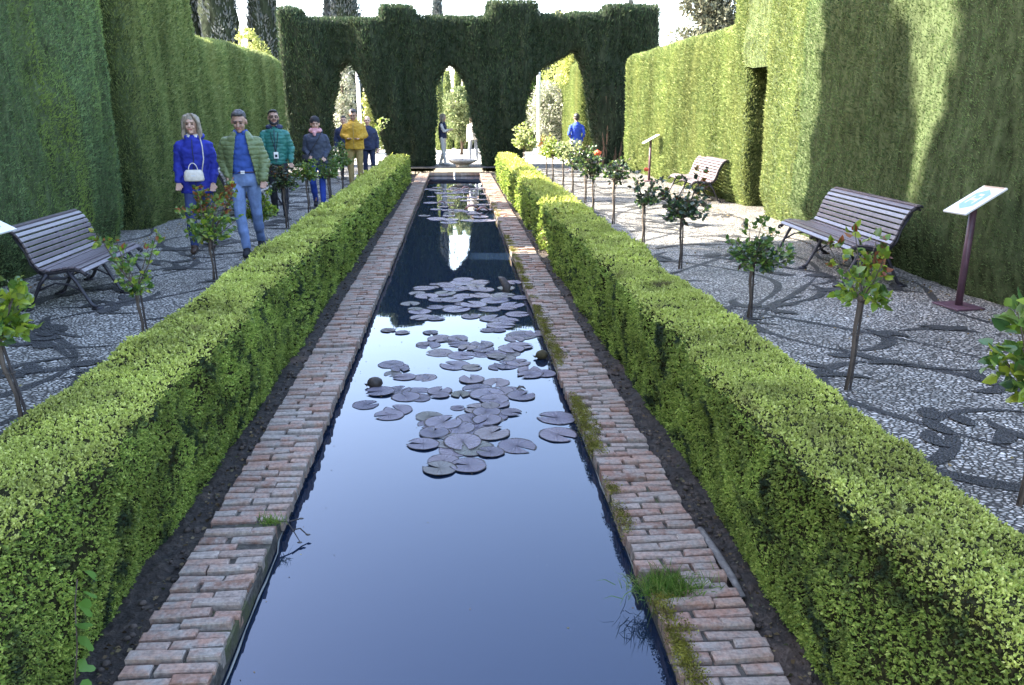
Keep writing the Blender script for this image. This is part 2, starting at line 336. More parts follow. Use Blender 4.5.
# ------------------------------------------------------------------ low clipped hedges
def low_hedge(x0,x1,y0,y1,label,seed,inner):
    V,F=rbox(x0,x1,y0,y1,-.22,lambda y:.54+0*y,.045,.05)
    def disp(V):
        d=vn3(V,(2.2,1.6,2.2),seed,2)*.045+vn3(V,(7,7,7),seed+5)*.02; k=np.clip((V[:,1]-1)/1,0,1)
        d[:,2]*=.8; 
        V=V+d
        # shallow bays where the shears bit deeper
        V[:,0]+= -np.sign(V[:,0]-(x0+x1)/2)*np.clip(vn(V,(0,.9,1.4),seed+9,2)-.1,0,1)*.10
        # the foot tucks in a little
        V[:,0]+= -np.sign(V[:,0]-(x0+x1)/2)*np.clip(.0-V[:,2],0,.25)*.25
        return V
    V=disp(V); T=tris(F); parts=[(V,F,0,True)]
    bands=[(y0,4.0,11500,.0102),(4.0,6.5,6500,.0132),(6.5,10,2300,.020),(10,16,700,.034),(16,y1,380,.05)]
    for a,b,dens,L in bands:
        b=min(b,y1)
        cen=V[T].mean(1); sel=(cen[:,1]>=a)&(cen[:,1]<b); TT=T[sel]
        # keep what this garden's walkers can see: skip most of the far side
        ar=np.linalg.norm(np.cross(V[TT[:,1]]-V[TT[:,0]],V[TT[:,2]]-V[TT[:,0]]),axis=1).sum()/2
        n=int(ar*dens); P,Nn=scatter(V,TT,n)
        back=(np.sign(Nn[:,0])!=inner)&(np.abs(Nn[:,0])>.6); keep=~(back&(rng.random(n)<.6))
        thin=vn(P,(5,5,5),seed+3,2); keep&=~((thin>.55)&(rng.random(n)<.8)); P,Nn=P[keep],Nn[keep]
        P=P-Nn*rng.random((len(P),1))*L*1.5+vn3(P,(3,3,3),2)*.0
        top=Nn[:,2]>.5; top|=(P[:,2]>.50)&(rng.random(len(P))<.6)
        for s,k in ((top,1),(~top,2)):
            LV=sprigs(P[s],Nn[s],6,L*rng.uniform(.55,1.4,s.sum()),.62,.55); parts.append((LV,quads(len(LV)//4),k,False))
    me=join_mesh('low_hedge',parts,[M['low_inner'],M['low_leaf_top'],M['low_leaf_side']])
    return tag(link('low_hedge',me),label,'hedge','low clipped hedges along the canal')
low_hedge(-1.86,-1.37,.6,23.7,'low clipped hedge between the canal and the walking visitors, left of the water',3,1)
low_hedge(1.24,1.74,.6,24.9,'low clipped hedge crossed by sunlit stripes, between canal and the benches in the sun',21,-1)

# ------------------------------------------------------------------ tall clipped hedges
def tall_mesh(name,blocks,seed,leafm,innerm,dens,L,fold=.12,res=.10,face=0,cut=None,extra=None):
    parts=[]
    for (x0,x1,y0,y1,zt,r) in blocks:
        V,F=rbox(x0,x1,y0,y1,-.1,zt,res,r)
        big=vn(V,(.9,.9,.22),seed,2); mid=vn(V,(3.2,3.2,.5),seed+3,2)
        cx=(x0+x1)/2; 
        V=V+np.stack([big*fold*1.0+mid*fold*.45, vn(V,(.9,.9,.3),seed+7,2)*fold*.8, vn(V,(.8,.8,.4),seed+8,2)*.05],1)
        V=V+vn3(V,(6,6,2.2),seed+4)*.03
        sg=np.sign(cx-V[:,0]); V[:,0]+=sg*np.clip(.45-V[:,2],0,.6)*.3
        parts.append((V,F,0,True)); T=tris(F)
        ar=np.linalg.norm(np.cross(V[T[:,1]]-V[T[:,0]],V[T[:,2]]-V[T[:,0]]),axis=1).sum()/2
        def wf(c):
            d=np.maximum(c[:,1],3.0); k=np.clip((9/d)**1.3,.25,1.6)
            return k*np.where(np.sign(c[:,0]-cx)==(face or np.sign(c[:,0]-cx)),1,.22)
        n=int(ar*dens*1.75); P,Nn=scatter(V,T,n,wf); P=P-Nn*rng.random((len(P),1))*.035
        Ls=L*.72*np.clip(P[:,1]/9,.6,2.6)*rng.uniform(.6,1.4,len(P))
        D=nrm(Nn*.55+np.array([0,0,.85])+rng.normal(size=P.shape)*.42)
        LV=leaves(P,D,Ls,Ls*.24); parts.append((LV,quads(len(P)),1,False))
    return join_mesh(name,parts,[innerm,leafm])
def tall(label,cat='hedge',group='tall clipped hedges walling the garden',**k):
    return tag(link('tall_hedge',tall_mesh('tall_hedge',**k)),label,cat,group)
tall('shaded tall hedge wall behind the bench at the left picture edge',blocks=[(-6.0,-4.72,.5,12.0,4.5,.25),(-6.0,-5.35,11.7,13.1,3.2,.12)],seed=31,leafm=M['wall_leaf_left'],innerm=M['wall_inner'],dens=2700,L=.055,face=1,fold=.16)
tall('tallest green hedge block behind the woman in the blue jacket',blocks=[(-6.0,-4.78,12.9,16.3,4.7,.3)],seed=32,leafm=M['wall_leaf'],innerm=M['wall_inner'],dens=1900,L=.055,face=1,fold=.15)
tall('lower hedge wall with a sunlit top, behind the man in the teal jacket',blocks=[(-6.0,-4.8,16.25,24.0,3.17,.22)],seed=33,leafm=M['wall_leaf'],innerm=M['wall_inner'],dens=1300,L=.055,face=1,fold=.14)
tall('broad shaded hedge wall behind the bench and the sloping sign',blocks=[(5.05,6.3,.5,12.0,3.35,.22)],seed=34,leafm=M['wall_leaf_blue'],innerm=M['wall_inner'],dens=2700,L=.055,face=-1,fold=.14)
def slit_block():
    V1=[(5.32,6.9,11.9,14.15,4.7,.18),(5.47,6.9,15.5,16.5,4.7,.12)]
    me=tall_mesh('tall_hedge',V1,35,M['wall_leaf'],M['wall_inner'],1900,.055,face=-1,fold=.12)
    o=tag(link('tall_hedge',me),'sunlit hedge block split by a narrow dark opening beside the wave bench','hedge','tall clipped hedges walling the garden')
    # the lintel of foliage closing the slit at the top
    V,F=rbox(5.46,6.9,13.8,15.7,2.6,4.72,.1,.10); V=V+vn3(V,(2,2,2),5)*.06
    P,Nn=scatter(V,tris(F),13000); D=nrm(Nn*.55+np.array([0,0,.85])+rng.normal(size=P.shape)*.42); LV=leaves(P,D,rng.uniform(.035,.075,len(P)),.014)
    me=join_mesh('foliage_lintel',[(V,F,0,True),(LV,quads(len(P)),1,False)],[M['wall_inner'],M['wall_leaf']]); link('foliage_lintel',me,o)
    V,F=rbox(6.6,6.9,13.7,15.7,-.1,3.0,.15,.05); me=mesh_np('back_growth',V,F,mats=[M['arch_inner']],smooth=True); link('back_growth',me,o)
slit_block()
tall('long sunlit hedge wall behind the far bench',blocks=[(5.5,6.9,16.35,26.6,3.42,.25)],seed=36,leafm=M['wall_leaf'],innerm=M['wall_inner'],dens=1300,L=.055,face=-1,fold=.12)

# arch hedge: outline on a plane, cut through by three pointed openings
def inpoly(x,z,poly):
    c=np.zeros(x.shape,bool); n=len(poly)
    for i in range(n):
        x1,z1=poly[i];x2,z2=poly[(i+1)%n]
        if z1==z2: continue
        c^=((z1>z)!=(z2>z))&(x<(x2-x1)*(z-z1)/(z2-z1)+x1)
    return c
OUT=[(-5.68,-.3),(-5.70,4.9),(-5.55,4.98),(-5.0,4.99),(-4.85,4.66),(-2.42,4.68),(-2.38,5.08),(-1.32,5.1),(-1.25,4.74),(1.1,4.80),(1.16,5.2),(2.72,5.22),(2.8,4.86),(4.9,4.9),(5.15,5.2),(6.8,5.18),(6.85,-.3)]
HOLES=[[(-4.32,-1),(-4.28,1.0),(-4.12,2.1),(-3.86,3.05),(-3.55,3.42),(-3.28,3.2),(-2.95,2.5),(-2.7,1.5),(-2.35,.5),(-2.2,-1)],
       [(-.78,-1),(-.80,.3),(-.72,1.6),(-.66,2.6),(-.42,3.1),(-.14,3.36),(.12,3.15),(.38,2.75),(.52,2.2),(.66,1.2),(.98,.15),(1.1,-1)],
       [(2.30,-1),(2.30,.5),(2.36,2.0),(2.55,2.75),(3.0,3.2),(3.6,3.52),(4.08,3.78),(4.35,3.4),(4.55,2.5),(4.72,1.5),(4.95,.6),(5.1,-1)]]
def arch():
    s=.08; xs=np.arange(-5.9,7.0,s); zs=np.arange(-.2,5.5,s); nx,nz=len(xs),len(zs)
    X,Z=np.meshgrid(xs+s/2,zs+s/2,indexing='ij'); solid=inpoly(X,Z,OUT)
    for h in HOLES: solid&=~inpoly(X,Z,h)
    ys=[28.0,28.35,28.7,29.05,29.4]; ny=len(ys); idx={}; V=[]
    def vid(i,j,k):
        key=(i,j,k)
        if key not in idx: idx[key]=len(V); V.append((xs[0]+i*s,ys[k],zs[0]+j*s))
        return idx[key]
    F=[]; S=lambda i,j:0<=i<nx and 0<=j<nz and solid[i,j]
    for i in range(nx):
        for j in range(nz):
            if not solid[i,j]: continue
            F.append((vid(i,j,0),vid(i+1,j,0),vid(i+1,j+1,0),vid(i,j+1,0))); F.append((vid(i,j,ny-1),vid(i,j+1,ny-1),vid(i+1,j+1,ny-1),vid(i+1,j,ny-1)))
            for k in range(ny-1):
                if not S(i-1,j): F.append((vid(i,j,k),vid(i,j+1,k),vid(i,j+1,k+1),vid(i,j,k+1)))
                if not S(i+1,j): F.append((vid(i+1,j,k),vid(i+1,j,k+1),vid(i+1,j+1,k+1),vid(i+1,j+1,k)))
                if not S(i,j+1): F.append((vid(i,j+1,k),vid(i+1,j+1,k),vid(i+1,j+1,k+1),vid(i,j+1,k+1)))
                if not S(i,j-1): F.append((vid(i,j,k),vid(i,j,k+1),vid(i+1,j,k+1),vid(i+1,j,k)))
    V=np.array(V); F=np.array(F)
    # relax the stair-stepped outline
    E=np.concatenate([F[:,[0,1]],F[:,[1,2]],F[:,[2,3]],F[:,[3,0]]]); E=np.concatenate([E,E[:,::-1]])
    for it in range(5):
        acc=np.zeros_like(V);cnt=np.zeros(len(V)); np.add.at(acc,E[:,0],V[E[:,1]]); np.add.at(cnt,E[:,0],1); V=V*.5+acc/cnt[:,None]*.5
    V[:,1]+=vn(V,(.8,.8,.25),61,2)*.28+vn(V,(3,3,.5),62,2)*.12; V[:,0]+=vn(V,(1.5,1.5,1.2),63,2)*.06
    # ragged hollows near the foot of the right pillar
    parts=[(V,F,0,True)]; P,Nn=scatter(V,tris(F),52000,lambda c:np.where(c[:,1]>29.2,.35,1)); 
    bare=(P[:,0]>4.9)&(P[:,0]<6.1)&(P[:,2]<2.6)&(rng.random(len(P))<.75); P,Nn=P[~bare],Nn[~bare]
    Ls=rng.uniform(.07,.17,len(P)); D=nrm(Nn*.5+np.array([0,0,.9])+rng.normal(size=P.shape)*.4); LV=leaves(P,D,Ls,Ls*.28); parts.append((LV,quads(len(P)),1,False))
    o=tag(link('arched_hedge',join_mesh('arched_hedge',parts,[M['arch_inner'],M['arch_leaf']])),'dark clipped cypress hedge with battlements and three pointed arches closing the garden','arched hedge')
    b=MB()
    for x,z1 in ((5.15,2.3),(5.45,2.6),(5.62,1.6),(5.9,2.0),(5.05,1.2),(6.2,1.5)):
        b.tube([(x,27.93,-.05),(x+.03,27.9,z1*.5),(x-.05,27.95,z1)],[.06,.045,.02],6)
    b.build('bare_stem',M['bare_twigs'],o)
arch()

# ------------------------------------------------------------------ ground, paths, soil, water
def sheet(name,rects,z,m,kind='structure',res=None,amp=0):
    Vs=[];Fs=[];o=0
    for x0,x1,y0,y1 in rects:
        if res: nx=max(2,int((x1-x0)/res)+1);ny=max(2,int((y1-y0)/res)+1)
        else: nx=ny=2
        u,v=np.meshgrid(np.linspace(x0,x1,nx),np.linspace(y0,y1,ny),indexing='ij'); p=np.stack([u.ravel(),v.ravel(),np.full(u.size,z)],1)
        if amp: p[:,2]+=vn(p,(9,9,9),4,3)*amp+vn(p,(30,30,30),5)*amp*.4
        Vs.append(p);Fs.append(grid(nx,ny)+o);o+=len(p)
    me=mesh_np(name,np.concatenate(Vs),np.concatenate(Fs),mats=[m],smooth=True); return tag(link(name,me),kind=kind)
sheet('ground',[(-400,-1.66,-60,900),(1.5,400,-60,900),(-1.66,1.5,27.6,900),(-1.66,1.5,-60,-1)],-.03,M['earth'])
sheet('pebble_path',[(-5.6,-1.62,-1,27.4),(1.50,6.0,-1,27.4)],.0,M['pebble_white'])
sheet('terrace_ground',[(-30,30,27.4,75)],.0,M['bright_gravel'])
sheet('terrace_paving',[(-6,6.5,27.05,29.2)],.006,M['pebble_dark'])
sheet('planting_bed',[(-1.68,-1.18,-1,27.3),(1.08,1.60,-1,27.3)],-.20,M['soil'],res=.035,amp=.02)
sheet('pool_floor',[(-1.1,1.1,-1.5,27.3)],-.9,M['soil'])
sheet('water',[(-.91,.80,-1.5,27.06)],-.25,M['water'])

# dark pebble scrollwork set in the pale paths
def scrolls():
    Vs=[];Fs=[];o=0
    def ribbon(pts,wd,z):
        nonlocal o
        pts=np.array(pts); t=np.gradient(pts,axis=0); t/=np.maximum(np.linalg.norm(t,axis=1,keepdims=True),1e-6); nn=np.stack([-t[:,1],t[:,0]],1); wd=np.asarray(wd)[:,None]
        a=pts+nn*wd;b=pts-nn*wd; n=len(pts); V=np.empty((2*n,3)); V[0::2,:2]=a;V[1::2,:2]=b;V[:,2]=z
        i=np.arange(n-1)*2; Vs.append(V);Fs.append(np.stack([i,i+1,i+3,i+2],1)+o);o+=2*n
    lay=[0]
    def spiral(x,y,a0,r0,turn,sgn,wd):
        s=np.linspace(0,1,40); a=a0+sgn*s*turn; r=r0*(1-.78*s); L=[];px,py=x,y; ds=r0*1.5/40
        for k in range(40): L.append((px,py)); px+=math.cos(a[k])*ds*(1-.7*s[k]); py+=math.sin(a[k])*ds*(1-.7*s[k])
        lay[0]+=1; ribbon(L,wd*.85*(.30+1.0*np.sin(PI*np.clip(s*1.05,0,1))),.004+.0004*(lay[0]%9))
        return L
    for side in (-1,1):
        c=3.3*side if side>0 else -3.25; r=random.Random(5+side)
        s=np.linspace(1,27.2,400)
        for q,(am,fr,ph,wo) in enumerate(((.55,1.55,side,.032),(.8,1.1,2.1,.024),(.9,.8,.3,.023))): ribbon(np.stack([c+am*np.sin(s*fr+ph)+.25*np.sin(s*.47+q)+(q-1.5)*.15,s],1),wo+.012*np.sin(s*4+q),.0026+.0003*q)
        for yy in np.arange(1.4,27,.27):
            k=r.choice((-1,1)); x0=c+.55*math.sin(yy*1.55+side) if r.random()<.4 else c+r.uniform(-1.3,1.3); a0=r.uniform(-.6,.6)+(0 if k>0 else PI)
            L=spiral(x0,yy,a0,r.uniform(.7,1.25),r.uniform(1.1,2.6),r.choice((-1,1)),r.uniform(.03,.055))
            for q in (12,20,28):
                if r.random()<.8:
                    px,py=L[q]; a=r.uniform(0,2*PI); l=r.uniform(.18,.36); t=np.linspace(0,1,12); bend=r.uniform(-.9,.9)
                    pts=[(px+math.cos(a+bend*u)*l*u,py+math.sin(a+bend*u)*l*u) for u in t]; lay[0]+=1; ribbon(pts,.065*np.sin(PI*t)**.8*r.uniform(.6,1.1)+.004,.0080+.0004*(lay[0]%9))
        for off in (-1.55,1.45):
            s=np.linspace(1,27.2,300); ribbon(np.stack([c+off+.18*np.sin(s*2.3+off),s],1),.028+.01*np.sin(s*5+off),.0034)
    me=mesh_np('dark_pebble_scrollwork',np.concatenate(Vs),np.concatenate(Fs),mats=[M['pebble_dark']]); tag(link('path_scrollwork',me),kind='structure')
scrolls()

# ------------------------------------------------------------------ brick copings
def coping(side,label):
    root=empty('brick_coping',(0,0,0),0,label,'brick coping','brick copings of the canal')
    V=[];F=[]; r=random.Random(9+side)
    xin,xout=(.768,1.128) if side>0 else (.885,1.232)
    def brick(x0,x1,y0,y1,zt):
        j=lambda s=.003:r.uniform(-s,s); x0+=j(.008);x1+=j(.008); y0+=j(.002);y1+=j(.002); zt+=j(.007); tl=j(.009); c=.006; b=len(V)
        rot=j(.02)
        def P(x,y,z): V.append((x+j(.003),y+(x-(x0+x1)/2)*rot+j(.002),z+(x-x0)*tl/.2+j(.002)))
        for z,cc in ((-.22,0),(zt-c,0),(zt,c)):
            P(x0+cc,y0+cc,z);P(x1-cc,y0+cc,z);P(x1-cc,y1-cc,z);P(x0+cc,y1-cc,z)
        for k in (0,4):
            for q in range(4): F.append((b+k+q,b+k+(q+1)%4,b+k+4+(q+1)%4,b+k+4+q))
        F.append((b+8,b+9,b+10,b+11))
    y=.8;row=0; gapY=(2.86,2.99) if side>0 else (3.54,3.60)
    while y<27.0:
        p=.0655 if y<8 else .0665; h=p-.012-r.uniform(0,.007)
        if gapY[0]<y+h/2<gapY[1] and side<0: y+=p;row+=1;continue
        shift=(.012 if side>0 else -.018) if y<gapY[0] else 0.0
        a=xin+ (shift if side>0 else -shift*.9); bb=xout+(shift if side>0 else -.0); 
        if side<0: a=xin-shift; bb=xout-shift*.2
        a+=vn(np.array([[0,y,0.]]),(1,.9,1),3+side)[0]*.012
        if side>0 and gapY[0]<y+h/2<gapY[1]: a+=.16
        L=bb-a; cut=[.64,.36,.62,.38][row%4]+r.uniform(-.05,.05) if row%2==0 else .36+r.uniform(-.05,.05)
        segs=[(a,a+L*cut-.006),(a+L*cut+.006,bb)]
        for s0,s1 in segs:
            if r.random()<.004 and y<14: continue
            zt=-.15+r.uniform(-.013,.006)
            if side>0: brick(s0,s1,y,y+h,zt)
            else: brick(-s1,-s0,y,y+h,zt)
        y+=p;row+=1
    for _,k in ((0,0),): pass
    b=MB();b.v=V;b.f=F; b.build('bricks',M['brick'],root)
    # mortar bed
    Vm,Fm=rbox(*( (xin+.012,xout-.008) if side>0 else (-xout+.008,-xin-.012) ),.8,27.04,-.95,-.176,.05,.004)
    t=Vm[:,2]>-.19; Vm[t,2]+=vn(Vm[t],(22,22,22),8,2)*.006
    link('mortar_bed',mesh_np('mortar_bed',Vm,Fm,mats=[M['mortar']],smooth=True),root)
    # wall below the bricks, down into the water, with its chalky line just above the water
    x=(xin+.004)*side; b=MB(); 
    pts=[(x+side*.008+side*.003*math.sin(yy*9)+side*(.012 if (side>0 and yy<2.9) else (-.016 if (side<0 and yy<3.55) else 0)),yy,-.238+.003*math.sin(yy*23)) for yy in np.arange(.8,27.0,.12)]
    b.tube(pts,[.0035+.002*math.sin(i*1.7) for i in range(len(pts))],5); b.build('lime_line',M['iron_pale'],root,True)
    return root
coping(-1,'worn brick coping along the canal edge nearer the walking visitors')
cr=coping(1,'mossy brick coping along the canal edge with the grass tuft')
# far cross wall of the pool
def cross():
    V=[];F=[];b=MB(); r=random.Random(3)
    for row,yy in enumerate(np.arange(27.02,27.34,.11)):
        x=-1.15+(row%2)*.12
        while x<1.15:
            b.box((x+.105,yy+.05,-.19+r.uniform(-.004,.004)),(.2,.098,.08)); x+=.215
    b.build('brick_cross_wall',M['brick']); o=bpy.data.objects['brick_cross_wall']; tag(o,'brick edge closing the far end of the canal below the stone basin','brick edge')
cross()
b=MB(); b.box((0,27.2,-.55),(2.25,.33,.64)); b.build('pool_end_wall',M['mortar']); tag(bpy.data.objects['pool_end_wall'],kind='structure')
# moss on the sunny coping
def moss():
    P=[];r=np.random.default_rng(4)
    for (a,b,n,wd) in ((2.2,2.85,110,.04),(3.0,3.9,60,.03),(4.3,5.3,170,.055),(5.4,9.5,420,.06),(9.5,13,220,.06),(14.5,20,160,.07)):
        yy=r.uniform(a,b,n); dens=vn(np.stack([yy*0,yy,yy*0],1),(1,1.6,1),9,2); ok=dens>-.35; yy=yy[ok]; sh=np.where(yy<2.9,.012,0)
        P+= [(0.772+s+abs(r.normal())*wd*.7,v,-.145-(.03 if r.random()<.3 else 0)) for v,s in zip(yy,sh)]
    P=np.array(P); k=46; C=np.repeat(P,k,0); Q=C+r.normal(size=C.shape)*np.array([.016,.028,.0]); Q[:,2]=C[:,2]-.004+.007*r.random(len(Q)); 
    over=Q[:,0]<.764; Q[over,2]-=r.random(over.sum())*.06; Q[over,0]=.763
    D=nrm(r.normal(size=Q.shape)*.7+np.array([-.2,0,.8])); L=r.uniform(.004,.011,len(Q)); LV=leaves(Q,D,L,L*.8)
    tag(link('moss',mesh_np('moss',LV,quads(len(Q)),mats=[M['mossleaf']])),kind='stuff')
moss()
def blades(name,center,n,spread,h,label,cat,m='grassb'):
    P=np.array(center)+rng.normal(size=(n,3))*np.array(spread); P[:,2]=center[2]
    D=nrm(rng.normal(size=(n,3))*.75+np.array([-.25,-.1,.9])); Ls=rng.uniform(.4,1,n)*h; V=[];F=[]
    b=nrm(np.cross(D,rng.normal(size=(n,3))))*.0016; g=np.array([0,0,-1.0])
    VV=np.empty((n,6,3)); VV[:,0]=P-b;VV[:,1]=P+b; q=P+D*Ls[:,None]*.55; VV[:,2]=q-b*.9;VV[:,3]=q+b*.9; t=P+D*Ls[:,None]+g*Ls[:,None]*.45*(1-D[:,2:3]); VV[:,4]=t-b*.2;VV[:,5]=t+b*.2
    i=np.arange(n)*6; F=np.concatenate([np.stack([i,i+1,i+3,i+2],1),np.stack([i+2,i+3,i+5,i+4],1)])
    return tag(link(name,mesh_np(name,VV.reshape(-1,3),F,mats=[M[m]])),label,cat)
blades('grass_tuft',(.86,2.90,-.16),950,(.075,.045,0),.10,'green grass tuft spilling over the broken brick coping','grass tuft')
blades('dry_weed',(-.93,3.58,-.15),140,(.03,.012,0),.07,'small dry weed in the gap between brick rows','weed')
def twig():
    b=MB(); 
    for pts in ([(-.91,3.58,-.15),(-.86,3.60,-.16),(-.82,3.56,-.2),(-.79,3.53,-.235)],[(-.85,3.6,-.16),(-.81,3.64,-.17)],[(-.83,3.57,-.19),(-.80,3.6,-.2),(-.76,3.58,-.23)]): b.tube(pts,[.004,.0035,.003,.002][:len(pts)],5)
    for p in ((-.80,3.64,-.168),(-.76,3.58,-.225),(-.79,3.52,-.232)): b.ell(p,(.014,.008,.004),6,4)
    b.build('dry_twig',M['curled']); tag(bpy.data.objects['dry_twig'],'dry twig hanging from the left coping into the water','twig')
twig()
def litter():
    n=1500; side=rng.choice([-1,1],n); P=np.stack([side*rng.uniform(1.14,1.26,n)+np.where(side<0,-.09,0),1.5+rng.random(n)**1.6*16,np.full(n,-.192)],1)
    D=nrm(rng.normal(size=(n,3))*np.array([1,1,.25])); L=rng.uniform(.008,.028,n); LV=leaves(P,D,L,L*.7)
    m=leafmat('litter',[(.05,.035,.02),(.12,.08,.04),(.2,.15,.08),(.04,.05,.02)],trans=0)
    tag(link('leaf_litter',mesh_np('leaf_litter',LV,quads(n),mats=[m])),kind='stuff')
    b=MB(); r=random.Random(2)
    for i in range(420):
        s=r.choice((-1,1)); y=1.6+r.random()**1.5*14; rr=r.uniform(.006,.02); b.ell((s*r.uniform(1.15,1.26)-(.09 if s<0 else 0),y,-.195),(rr,rr*r.uniform(.7,1.2),rr*.6),6,4)
    b.build('soil_clods',simple('clod',(.06,.045,.035),.9,var=.6,nscale=12),None,True); tag(bpy.data.objects['soil_clods'],kind='stuff')
litter()
b=MB(); b.tube([(1.150,3.42,-.175),(1.158,3.2,-.172),(1.165,3.0,-.176),(1.168,2.86,-.185)],[.016,.02,.019,.013],7,flat=.55); me=b.mesh('broken_cement_edging',simple('cement',(.17,.155,.14),.9,var=.4,nscale=30,bumps=.6),True)
tag(link('cement_edging',me),'short broken strip of grey cement edging in the soil beside the right brick coping','edging')
def ivy():
    root=empty('ivy_seedling',(-1.33,2.36,-.2),0,'bright green ivy seedling climbing the foot of the low hedge','ivy plant')
    b=MB(); b.tube([(0,0,0),(-.01,.06,.1),(-.005,.10,.2),(-.02,.16,.33),(-.02,.2,.4)],.0025,5); b.build('stem',M['stem'],root)
    r=random.Random(8)
    for k,(dx,dy,dz,s) in enumerate(((.03,-.02,.03,.05),(.03,.05,.02,.045),(.02,.02,.10,.04),(.03,.08,.14,.035),(.02,.10,.2,.04),(.03,.12,.26,.035),(.02,.17,.30,.04),(.03,.16,.36,.03),(.02,.24,.38,.035),(.02,.0,.06,.03))):
        L=MB(); prof=[(0,0),(.45,-.30),(.85,-.12),(.95,.30),(.80,.62),(.50,.85),(.28,1.1),(0,1.35)]; s*=1.0; pts=[(x*s,y*s) for x,y in prof]+[(-x*s,y*s) for x,y in prof[1:-1][::-1]]
        Mx=Matrix.Rotation(r.uniform(-.6,.6),3,'X')@Matrix.Rotation(R(38)+r.uniform(-.4,.4),3,'Y')@Matrix.Rotation(r.uniform(0,6),3,'Z')
        V=[Mx@Vector((x,y,.1*abs(x))) for x,y in pts]; V=[(v[0]+dx,v[1]+dy,v[2]+dz) for v in V]+[(dx,dy,dz)]; n=len(pts)
        L.add(V,[(n,i,(i+1)%n) for i in range(n)]); L.build('leaf',M['ivy'],root)
ivy()

# ------------------------------------------------------------------ lily pads
def pad_mesh(kind,seed):
    r=random.Random(seed); n=26; rings=(.0,.45,.85,1.0); V=[(0,0,0)];F=[]; ph=[r.uniform(0,6) for _ in range(4)]
    curl={0:0.03,1:.10,2:.02,3:.28}[kind]
    for ri in rings[1:]:
        for k in range(n):
            a=R(12)+(2*PI-R(24))*k/(n-1); rr=ri*(1+.03*math.sin(3*a+ph[0])+.02*math.sin(7*a+ph[1])); e=(ri**4)
            z=.008+e*(curl*(.5+.5*math.sin(2*a+ph[2]))+.02*math.sin(9*a+ph[3]))*.5+.006*math.sin(4*a)*ri
            V.append((rr*math.cos(a),rr*math.sin(a),z))
    for k in range(n-1): F.append((0,1+k,2+k))
    for q in range(2):
        for k in range(n-1): a=1+q*n+k; F.append((a,a+n,a+n+1,a+1))
    me=bpy.data.meshes.new('lily_pad'); me.from_pydata(V,[],F); me.materials.append(M['pad']); me.polygons.foreach_set('use_smooth',[True]*len(F)); me.update(); return me
PADS=[pad_mesh(k%4 if k%4!=3 or k>5 else 0,k) for k in range(8)]
PADPOS=[(-0.46,5.77,0.09,0),(-0.68,5.46,0.09,0),(-0.44,5.34,0.1,0),(-0.44,6.07,0.09,0),(-0.33,6.99,0.06,0),(-0.54,7.41,0.07,0),(-0.68,7.5,0.07,0),(-0.28,7.41,0.07,0),(0.02,6.63,0.12,0),(-0.04,6.35,0.12,0),(0.1,6.28,0.08,0),(0.2,6.96,0.1,0),(0.21,6.8,0.1,0),(0.46,6.79,0.12,0),(0.44,6.64,0.09,0),(0.39,6.33,0.11,0),(0.49,6.39,0.1,0),(0.56,6.18,0.1,0),(0.68,6.08,0.09,0),(0.56,6.06,0.1,0),(0.09,5.97,0.1,0),(0.28,5.89,0.1,0),(0.13,5.76,0.11,0),(0.2,5.62,0.13,0),(0.31,5.69,0.09,0),(0.45,5.57,0.1,0),(-0.0,5.63,0.07,0),(-0.15,5.62,0.07,0),(-0.27,6.05,0.09,0),(-0.29,5.57,0.07,0),(-0.4,5.61,0.1,0),(0.26,5.41,0.09,0),(0.13,5.32,0.1,0),(0.35,5.23,0.07,0),(0.18,5.1,0.1,0),(0.24,5.12,0.07,0),(-0.22,5.2,0.09,0),(-0.02,4.98,0.11,0),(-0.12,4.91,0.06,0),(-0.24,4.71,0.1,0),(0.2,4.86,0.12,0),(0.01,4.73,0.13,0),(-0.04,4.62,0.11,0),(0.35,4.65,0.12,0),(0.66,5.11,0.13,0),(0.63,4.81,0.12,0),(-0.11,4.45,0.09,0),(-0.13,4.34,0.1,0),(-0.08,7.14,0.07,0),(-0.19,6.72,0.07,0),(-0.5,6.35,0.08,0),(0.58,7.26,0.11,0),(0.72,7.3,0.1,0),(0.27,7.44,0.07,0),(0.38,7.43,0.07,0),(0.07,6.85,0.08,0),(-0.22,5.06,0.07,0),(-0.02,5.35,0.05,0),(-0.53,8.62,0.1,1),(-0.36,8.98,0.13,1),(-0.41,8.24,0.12,1),(-0.38,7.98,0.12,1),(-0.23,7.93,0.09,1),(-0.15,9.13,0.13,1),(0.07,9.73,0.17,1),(-0.02,9.38,0.17,1),(0.25,8.98,0.13,1),(-0.23,8.78,0.11,1),(-0.07,8.77,0.13,1),(0.16,8.52,0.15,1),(0.4,8.73,0.16,1),(0.52,8.96,0.13,1),(0.33,8.3,0.12,1),(-0.02,8.32,0.15,1),(0.12,8.0,0.1,1),(0.36,7.89,0.14,1),(0.41,7.61,0.14,1),(0.59,8.49,0.13,1),(0.61,8.07,0.12,1),(0.7,8.83,0.1,1),(-0.69,7.49,0.06,1),(-0.54,7.41,0.06,1),(-0.33,7.0,0.06,1),(-0.27,7.39,0.07,1),(-0.07,7.13,0.09,1),(0.59,7.25,0.14,1),(0.68,9.69,0.11,1),(0.21,9.5,0.11,1),(-0.41,9.41,0.13,1),(0.27,9.72,0.12,1),(-0.13,9.52,0.11,1),(-0.48,9.16,0.1,1),(-0.25,8.44,0.09,1),(0.06,8.95,0.12,1),(0.31,9.28,0.11,1),(0.57,9.34,0.11,1),(0.81,9.2,0.07,1),(0.5,7.79,0.1,1)]

